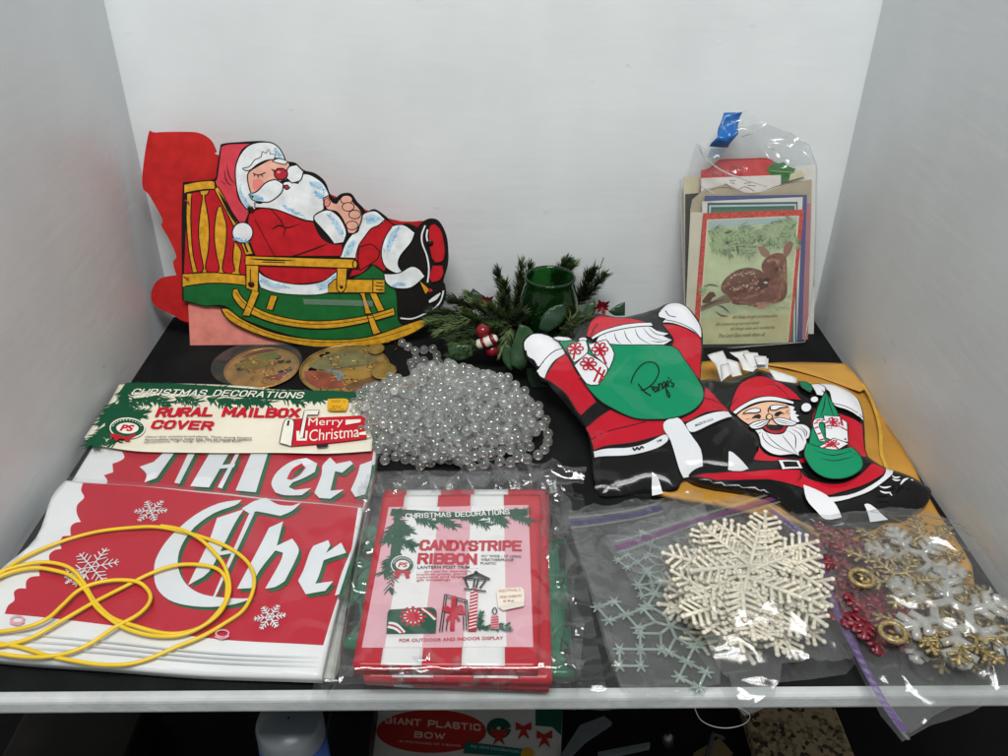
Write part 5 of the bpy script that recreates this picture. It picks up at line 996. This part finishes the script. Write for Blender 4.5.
    t = MB(); t.lathe((V.x, V.y, 0), [(.001,.019),(.022,.021),(.0285,.036),(.030,.048),(.001,.048)], 32); t.build('wax', mat('2e2412', .5, .3, .5, 300), h, True)
    t = MB()
    for j in range(60):
        a = rnd.uniform(3.4, 6.0); z = rnd.uniform(.03, .066); rr = .0345 if z < .056 else .0328; t.ball((V.x+rr*math.cos(a), V.y+rr*math.sin(a), z), rnd.uniform(.0003, .0006), nu=5, nv=4)
    t.build('gold_fleck', mat('d9b45a', .3, .5, 0, metal=1), h)
wreath()
# ------------------------------------------------------------------ plastic snowflakes
def flake_mesh(name, R, r, br, m, hexr=.0, knob=True, flat=.7, sides=5):
    t = MB()
    for k in range(6):
        a = k*math.pi/3; d = Vector((math.cos(a), math.sin(a), 0))
        t.tube([d*hexr, d*R], r, sides)
        if knob: t.ball(d*R, r*1.25, nu=6, nv=4)
        for f, l in br:
            for sg in (-1, 1):
                b = a+sg*math.pi/3; e = Vector((math.cos(b), math.sin(b), 0)); p = d*R*f
                t.tube([p, p+e*R*l], r*.85, sides)
                if knob: t.ball(p+e*R*l, r*1.2, nu=6, nv=4)
    if hexr: t.tube([(hexr*math.cos(j*math.pi/3), hexr*math.sin(j*math.pi/3), 0) for j in range(6)], r, sides, closed=True)
    for v in t.V: v.z *= flat
    o = t.build(name, m, None, True); me = o.data; bpy.data.objects.remove(o); return me
def put(name, me, loc, rot, label, cat, group, s=1):
    o = bpy.data.objects.new(name, me); COL.objects.link(o); o.location = loc; o.rotation_euler = rot; o.scale = (s, s, s); return props(o, label, cat, group)
rn = random.Random(21)
wm = mat('ddd6c4', .32, .5, .06, 60, sub=.15)
WF = flake_mesh('white_snowflake', .046, .0019, ((.24,.13),(.38,.22),(.52,.28),(.66,.28),(.80,.20)), wm)
ce = atz(749, 570, .03); N_ = 24
for i in range(N_):
    f = i/(N_-1); top = i == N_-1
    x = ce.x+(0 if top else rn.uniform(-.020, .020))-.004*(1-f); y = ce.y+(0 if top else rn.uniform(-.022, .016))-.014*(1-f); z = .0052+.0012*i
    put('white_snowflake', WF, (x, y, z+.002), (rn.uniform(-.34,.34)*(1-.6*f), rn.uniform(-.34,.34)*(1-.6*f), .12 if top else rn.uniform(0, 1.05)),
        'white plastic snowflake with long branched arms, topmost of its pile' if top else 'white plastic snowflake lower in the pile inside the bag with magenta seal', 'snowflake', 'white snowflakes in the middle bag')
# pale mint lattice flakes
mm_ = film('mint_acrylic', .40, .08, .06, .4, (.90,.97,.94), .2, 2.5, (.80,.90,.85))
def lattice_mesh():
    t = MB(); R = .062
    for k in range(6):
        a = k*math.pi/3; d = Vector((math.cos(a), math.sin(a), 0)); e = Vector((-d.y, d.x, 0))
        for j in range(2):
            p0 = d*(R*(.18+.36*j)); p1 = d*(R*(.36+.36*j)); p2 = d*(R*(.54+.36*j)); s = e*R*.16
            t.tube([p0, p1+s, p2], .0014, 5); t.tube([p0, p1-s, p2], .0014, 5)
            for q in (p1+s, p1-s, p2):
                for m in range(6):
                    b = m*math.pi/3+.3; t.tube([q, q+Vector((math.cos(b), math.sin(b), 0))*.0058], [.0014,.0008], 4)
        t.tube([Vector((0,0,0)), d*R*.18], .0014, 5)
    for v in t.V: v.z *= .7
    o = t.build('mint_snowflake', mm_, None, True); me = o.data; bpy.data.objects.remove(o); return me
LM = lattice_mesh()
c1 = atz(*Q('F1', [(330,478)])[0], .005); e1 = atz(*Q('F1', [(105,420)])[0], .005)
put('mint_snowflake', LM, (c1.x, c1.y, .0045), (0, 0, math.atan2(e1.y-c1.y, e1.x-c1.x)), 'pale mint lattice snowflake lying lowest in the bag with the blue seal', 'snowflake', 'mint snowflakes in the left bag')
c2 = atz(*Q('F1', [(275,285)])[0], .006)
put('mint_snowflake', LM, (c2.x+.01, c2.y, .0075), (.05, -.05, .9), 'pale mint lattice snowflake half under the bag of white snowflakes', 'snowflake', 'mint snowflakes in the left bag', .7)
# red, gold and clear flakes
rm_ = mat('8e1a30', .2, .6, .5, 400, .8, 700, trans=.3, coat=.3); gm_ = mat('b39d6c', .25, .6, .5, 420, .8, 700, metal=.4, trans=.25); cm_ = film('clear_acrylic', .42, .08, .12, .5, (.97,.98,.97), .3, 2.4, (.97,.97,.94), .12)
RF = flake_mesh('red_snowflake', .030, .0026, ((.45,.28),(.65,.28),(.85,.16)), rm_, .010, knob=False, flat=.5); GF = flake_mesh('gold_snowflake', .030, .0018, ((.35,.22),(.55,.30),(.78,.22)), gm_, .009, knob=False); CF = flake_mesh('clear_snowflake', .046, .0038, ((.46,.26),(.66,.28),(.86,.16)), cm_, .0135, knob=False, flat=.6, sides=6)
for i in range(11):
    x0, y0 = [(852,545),(838,560),(862,575),(875,600),(845,540),(868,558),(885,590),(856,590),(880,620),(870,610),(858,562)][i]
    p = atz(x0, y0, .008+.0018*i); put('red_snowflake', RF, (p.x, p.y, .0048+.0019*i), (rn.uniform(-.15,.15), rn.uniform(-.15,.15), rn.uniform(0,1)), 'glittery red plastic snowflake in the pile beside the gold ones', 'snowflake', 'red snowflakes in the right bag')
for i in range(16):
    x0, y0 = [(905,560),(915,600),(930,625),(945,640),(955,600),(925,545),(890,545),(965,632),(900,615),(940,580),(975,615),(915,632),(935,605),(882,572),(960,648),(900,590)][i]
    p = atz(x0, y0, .01+.001*i); put('gold_snowflake', GF, (p.x, p.y, .006+.0019*i), (rn.uniform(-.2,.2), rn.uniform(-.2,.2), rn.uniform(0,1)), 'gold glitter snowflake in the pile mixed with the clear snowflakes', 'snowflake', 'gold snowflakes in the right bag')
for i, (x0, y0, z, s, lb) in enumerate(((952,615,.034,1,'largest clear hexagonal snowflake lying among the gold ones'), (915,560,.031,.8,'clear hexagonal snowflake between the brown envelope and the red snowflakes'), (922,630,.018,.7,'clear hexagonal snowflake partly under the largest clear one'))):
    p = atz(x0, y0, z); put('clear_snowflake', CF, p, (.05, -.03, .25+.4*i), lb, 'snowflake', 'clear snowflakes in the right bag', s)
gr_ = MB(); 
for k, q in enumerate(((862,578),(893,632))):
    p = atz(*q, .034); t = MB(); t.tube([p+Vector((.0085*math.cos(a), .0085*math.sin(a), 0)) for a in np.linspace(0, 6.283, 17)[:-1]], .0021, 6, closed=True); o = t.build('gold_ring', gm_, None, True, loc=p)
    props(o, 'small gold glitter ring ornament ' + ('beside the red snowflakes' if k == 0 else 'near the purple bag seal'), 'ring', 'gold rings in the right bag')
# ------------------------------------------------------------------ zip bags
def bag(name, px, z, dome, zips, zipcol, label, seed, amp=.005, zw=.0052):
    uv = [tuple(atz(*p, z)[:2]) for p in px]; A = np.array(uv); c = A.mean(0)
    root = thing(name, (c[0], c[1], 0), label, 'bag', 'zip bags of snowflakes')
    dc, dr, dh = dome
    def hb(u, v):
        e = ((u-dc[0])/dr[0])**2+((v-dc[1])/dr[1])**2; d = dh*math.exp(-e**1.6)
        return d+amp*ridg(u+.3*v, v-.2*u, 20, seed)+amp*.6*ridg(u, v, 44, seed+1)+.0012*nz(u, v, 70, seed+2)
    def hs(u, v): e = ((u-dc[0])/dr[0])**2+((v-dc[1])/dr[1])**2; return dh*math.exp(-e**1.6)+amp*.9
    s = Sheet.flat(z, bump=hb, grid=.0035); sz = Sheet.flat(z, bump=hs); fm_ = film('film_b', .085, .15, .055, .6)
    s.poly(root, 'top_film', None, fm_, uvs=uv, sm=False)
    s2 = Sheet.flat(.0012+seed*1e-5, bump=lambda u, v: .0008*nz(u, v, 30, seed+9), grid=.008); s2.poly(root, 'bottom_film', None, fm_, uvs=uv, sm=False)
    for zp in zips:
        P = smooth_open([tuple(atz(*p, z+.004)[:2]) for p in zp], 6)
        for off, nm, col, wd in ((0, 'zip_strip', zipcol, zw), (zw*1.3, 'zip_ridge', None, zw*.5), (-zw*1.2, 'zip_ridge', None, zw*.5)):
            RV, RF_ = ribbon([(a, b+off) for a, b in P], wd)
            mesh_obj(nm, [sz.pt(a, b, .0012) for a, b in RV], RF_, col if col else film('zipfilm', .16, .15, .08, .4), root)
    # gathered creases catch the light
    rr = random.Random(seed)
    for k in range(0):
        pass
    return root, s
zc = lambda h: film('zip'+h, .52, .2, .05, .3, (.9,.88,.94), .2, 3, lin(h))
bag('zip_bag', Q('F0', [(-5,75),(80,62),(200,50),(300,30),(330,120),(350,250),(345,470),(250,495),(150,512),(118,478),(85,390),(55,280),(0,110)]), .004, ((.13,.50),(.06,.06),.006), [Q('F0', [(0,103),(70,98),(150,86),(210,68)])], zc('5a58a0'), 'clear zip bag with dark blue seal holding mint snowflakes', 3)
bag('zip_bag', Q('F0', [(82,128),(250,75),(380,40),(500,-5),(540,55),(570,140),(610,250),(662,408),(640,432),(560,445),(480,452),(475,492),(440,515),(405,528),(360,480),(300,390),(235,300),(140,215)]), .008, ((ce.x,ce.y-.012),(.068,.07),.030), [Q('F0', [(105,160),(180,140),(280,110),(400,68),(470,45),(520,28)])], zc('a04a9c'), 'clear zip bag with magenta seal full of white snowflakes', 5)
bag('zip_bag', Q('F0', [(458,72),(560,92),(640,112),(740,100),(832,84),(880,130),(920,200),(1000,320),(1030,380),(1020,500),(960,505),(930,522),(880,540),(835,552),(800,572),(770,590),(720,530),(640,372),(570,202),(505,112)]), .007, ((.335,.475),(.075,.085),.032), [Q('F0', [(460,75),(510,120),(555,190),(600,310),(650,400),(720,520),(768,585)])], zc('8560b0'), 'clear zip bag with purple seal of red, gold and clear snowflakes overhanging the shelf', 8, .0065)
# nylon loop under the shelf edge
t = MB(); t.tube(smooth_open([aty(x, y, .381) for x, y in ((694,706),(700,719),(712,726),(728,728),(744,724),(750,716),(742,709),(730,706))], 5), .0003, 5)
props(t.build('nylon_loop', mat('9a9c9c', .3, .5, 0), None, True), 'thin clear nylon thread loop hanging from the shelf edge', 'thread')
# ------------------------------------------------------------------ what shows below the shelf
LZ = -.30
slab('lower_shelf', (-.7, .30, LZ-.02), (.7, .95, LZ), mat('0d0d0e', .7, .2, .3, 20), 'dark lower shelf under the display', 'shelf')
slab('lower_light_blocker', (-.7, .951, LZ-.02), (.7, .97, -.03), mat('0b0b0c', .8, .2, .3, 20), 'dark panel behind the lower shelf', 'wall')  # unseen panel added to keep ambient light out below the shelf
def below():
    s = Sheet.flat(LZ+.03, step=5e-5); c = atz(470, 735, LZ)
    r = thing('bow_package', (c.x, c.y, LZ), 'white bow package with a red oval and small bow pictures, below the shelf', 'package')
    q = Q('C3', [(175,455),(838,455),(830,670),(132,670)]); wt = card('c9c6c2'); rd = card('b03027'); gr = card('0c5540')
    s.poly(r, 'box', q, wt, sm=False, th=.028)
    s.poly(r, 'red_oval', Q('C3', circle((365,545), 198, 78, 30)), rd)
    block(s, r, 'title_text', 'GIANT PLASTIC', *Q('C3', [(200,517),(540,544),(202,492)]), card('e0b7ac'), .22); block(s, r, 'title_text', 'BOW', *Q('C3', [(305,568),(410,575),(308,545)]), card('e0b7ac'), .22); s.text(r, 'small_text', 'IN PACKAGES OF 3 BOWS', *Q('C3', [(250,585),(470,602),(251,577)]), card('e0b7ac'), .01)
    s.poly(r, 'green_panel', Q('C3', [(740,460),(838,460),(832,560),(800,530),(740,525)]), gr, sm=False)
    s.strokes(r, 'wreath_print', [Q('C3', circle((608,535), 26, 22, 14)+[(634,535)])], .010, gr)
    for x, y in ((608,560),(697,540),(772,570)):
        s.poly(r, 'bow_print', Q('C3', [(x-28,y-28),(x,y-12),(x+28,y-28),(x+28,y+2),(x+8,y),(x+22,y+36),(x,y+18),(x-22,y+36),(x-8,y),(x-28,y+2)]), rd, sm=False)
    s.poly(r, 'teal_label', Q('C3', [(490,583),(700,610),(695,640),(480,625)]), card('1d6a62'), sm=False); s.text(r, 'small_text', 'ALL YEAR DECORATION', *Q('C3', [(505,603),(680,625),(506,594)]), card('bcd3cf')); s.poly(r, 'yellow_spot', Q('C3', circle((710,628), 24, 22, 12)), card('c99a2a'))
    # bottle
    c = atz(292, 735, -.13); b = thing('jar', (c.x, c.y, LZ), 'white lidded jar with a blue band standing below the shelf', 'jar')
    t = MB(); t.lathe((c.x, c.y, 0), [(.001,LZ+.001),(.026,LZ+.001),(.028,LZ+.01),(.028,-.132),(.001,-.132)], 28); t.build('body', mat('2f4c8e', .25, .5, .15, 40, trans=.2), b, True)
    t = MB(); t.lathe((c.x, c.y, 0), [(.0275,-.131),(.0275,-.115),(.025,-.108),(.001,-.108)], 28); t.build('lid', mat('8d949a', .3, .5, .08, 40, trans=.3), b, True)
    # boxes
    def crate(name, px, z, d, hexc, lab, cat):
        p = atz(*px, z); t = MB(); t.box((p.x, p.y, LZ+d[2]/2+.0005), d); o = t.build(name, mat(hexc, .5, .3, .4, 25, .2, 100), None, loc=(p.x, p.y, LZ)); md = o.modifiers.new('b', 'BEVEL'); md.width = .003; md.segments = 2; props(o, lab, cat)
    crate('dark_box', (80,745), LZ+.03, (.12,.10,.05), '1d1a14', 'dark brown box in the shadow below the shelf, far from the jar', 'box')
    crate('dark_box', (350,745), LZ+.04, (.045,.09,.06), '15171c', 'small black box between the jar and the bow package', 'box')
    crate('floor_stand_in', (800,742), LZ+.015, (.10,.09,.018), '8a6e4a', 'speckled tan cork slab lying below the shelf', 'slab')  # added slab stands in for the terrazzo floor further down
    m = bpy.data.materials['m_8a6e4a']; nt = m.node_tree; vo = nt.nodes.new('ShaderNodeTexVoronoi'); vo.inputs['Scale'].default_value = 230; tc = nt.nodes.new('ShaderNodeTexCoord'); nt.links.new(tc.outputs['Object'], vo.inputs['Vector'])
    rp = nt.nodes.new('ShaderNodeValToRGB'); rp.color_ramp.elements[0].color = (.04,.025,.015,1); rp.color_ramp.elements[1].color = (.36,.27,.16,1); rp.color_ramp.elements[0].position = .2; rp.color_ramp.elements[1].position = .55
    nt.links.new(vo.outputs['Color'], rp.inputs['Fac']); nt.links.new(rp.outputs['Color'], nt.nodes['Principled BSDF'].inputs['Base Color'])
    # pale plastic frame and rod
    fr = thing('plastic_bracket', atz(585, 740, LZ), 'pale angular plastic bracket in the dark below the shelf', 'bracket')
    s = Sheet.flat(LZ+.035); s.poly(fr, 'arm', [(604,716),(612,722),(585,740),(566,760),(560,756),(580,725)], mat('6f7679', .35, .5, .1, 60), sm=False, th=.006); s.poly(fr, 'foot', [(598,752),(650,742),(650,746),(600,757)], mat('6f7679', .35, .5, .1, 60), sm=False, th=.006)
    p = atz(668, 738, LZ+.01); t = MB(); t.lathe(p, [(.001,-.0095),(.006,-.0095),(.006,.001),(.003,.005),(.001,.006)], 14); props(t.build('steel_knob', mat('8d9092', .3, .5, .1, 60, metal=.8), None, True, loc=(p.x, p.y, LZ)), 'small steel knob in the dark below the shelf', 'knob')
    p = atz(715, 745, LZ+.02); t = MB(); t.box((p.x, p.y, LZ+.004), (.035,.02,.006), R=Matrix.Rotation(.5, 3, 'Z')); t.tube([p+Vector((-.01,-.01,-.008)), p+Vector((0,.01,.004)), p+Vector((.012,.012,-.006))], .0025, 6, 1)
    props(t.build('cable_clip', [mat('7a6a45', .5), mat('5d6468', .2, .5, 0, trans=.5)], None, loc=(p.x, p.y, LZ)), 'tan tag with a clear clip lying below the shelf', 'tag')
below()
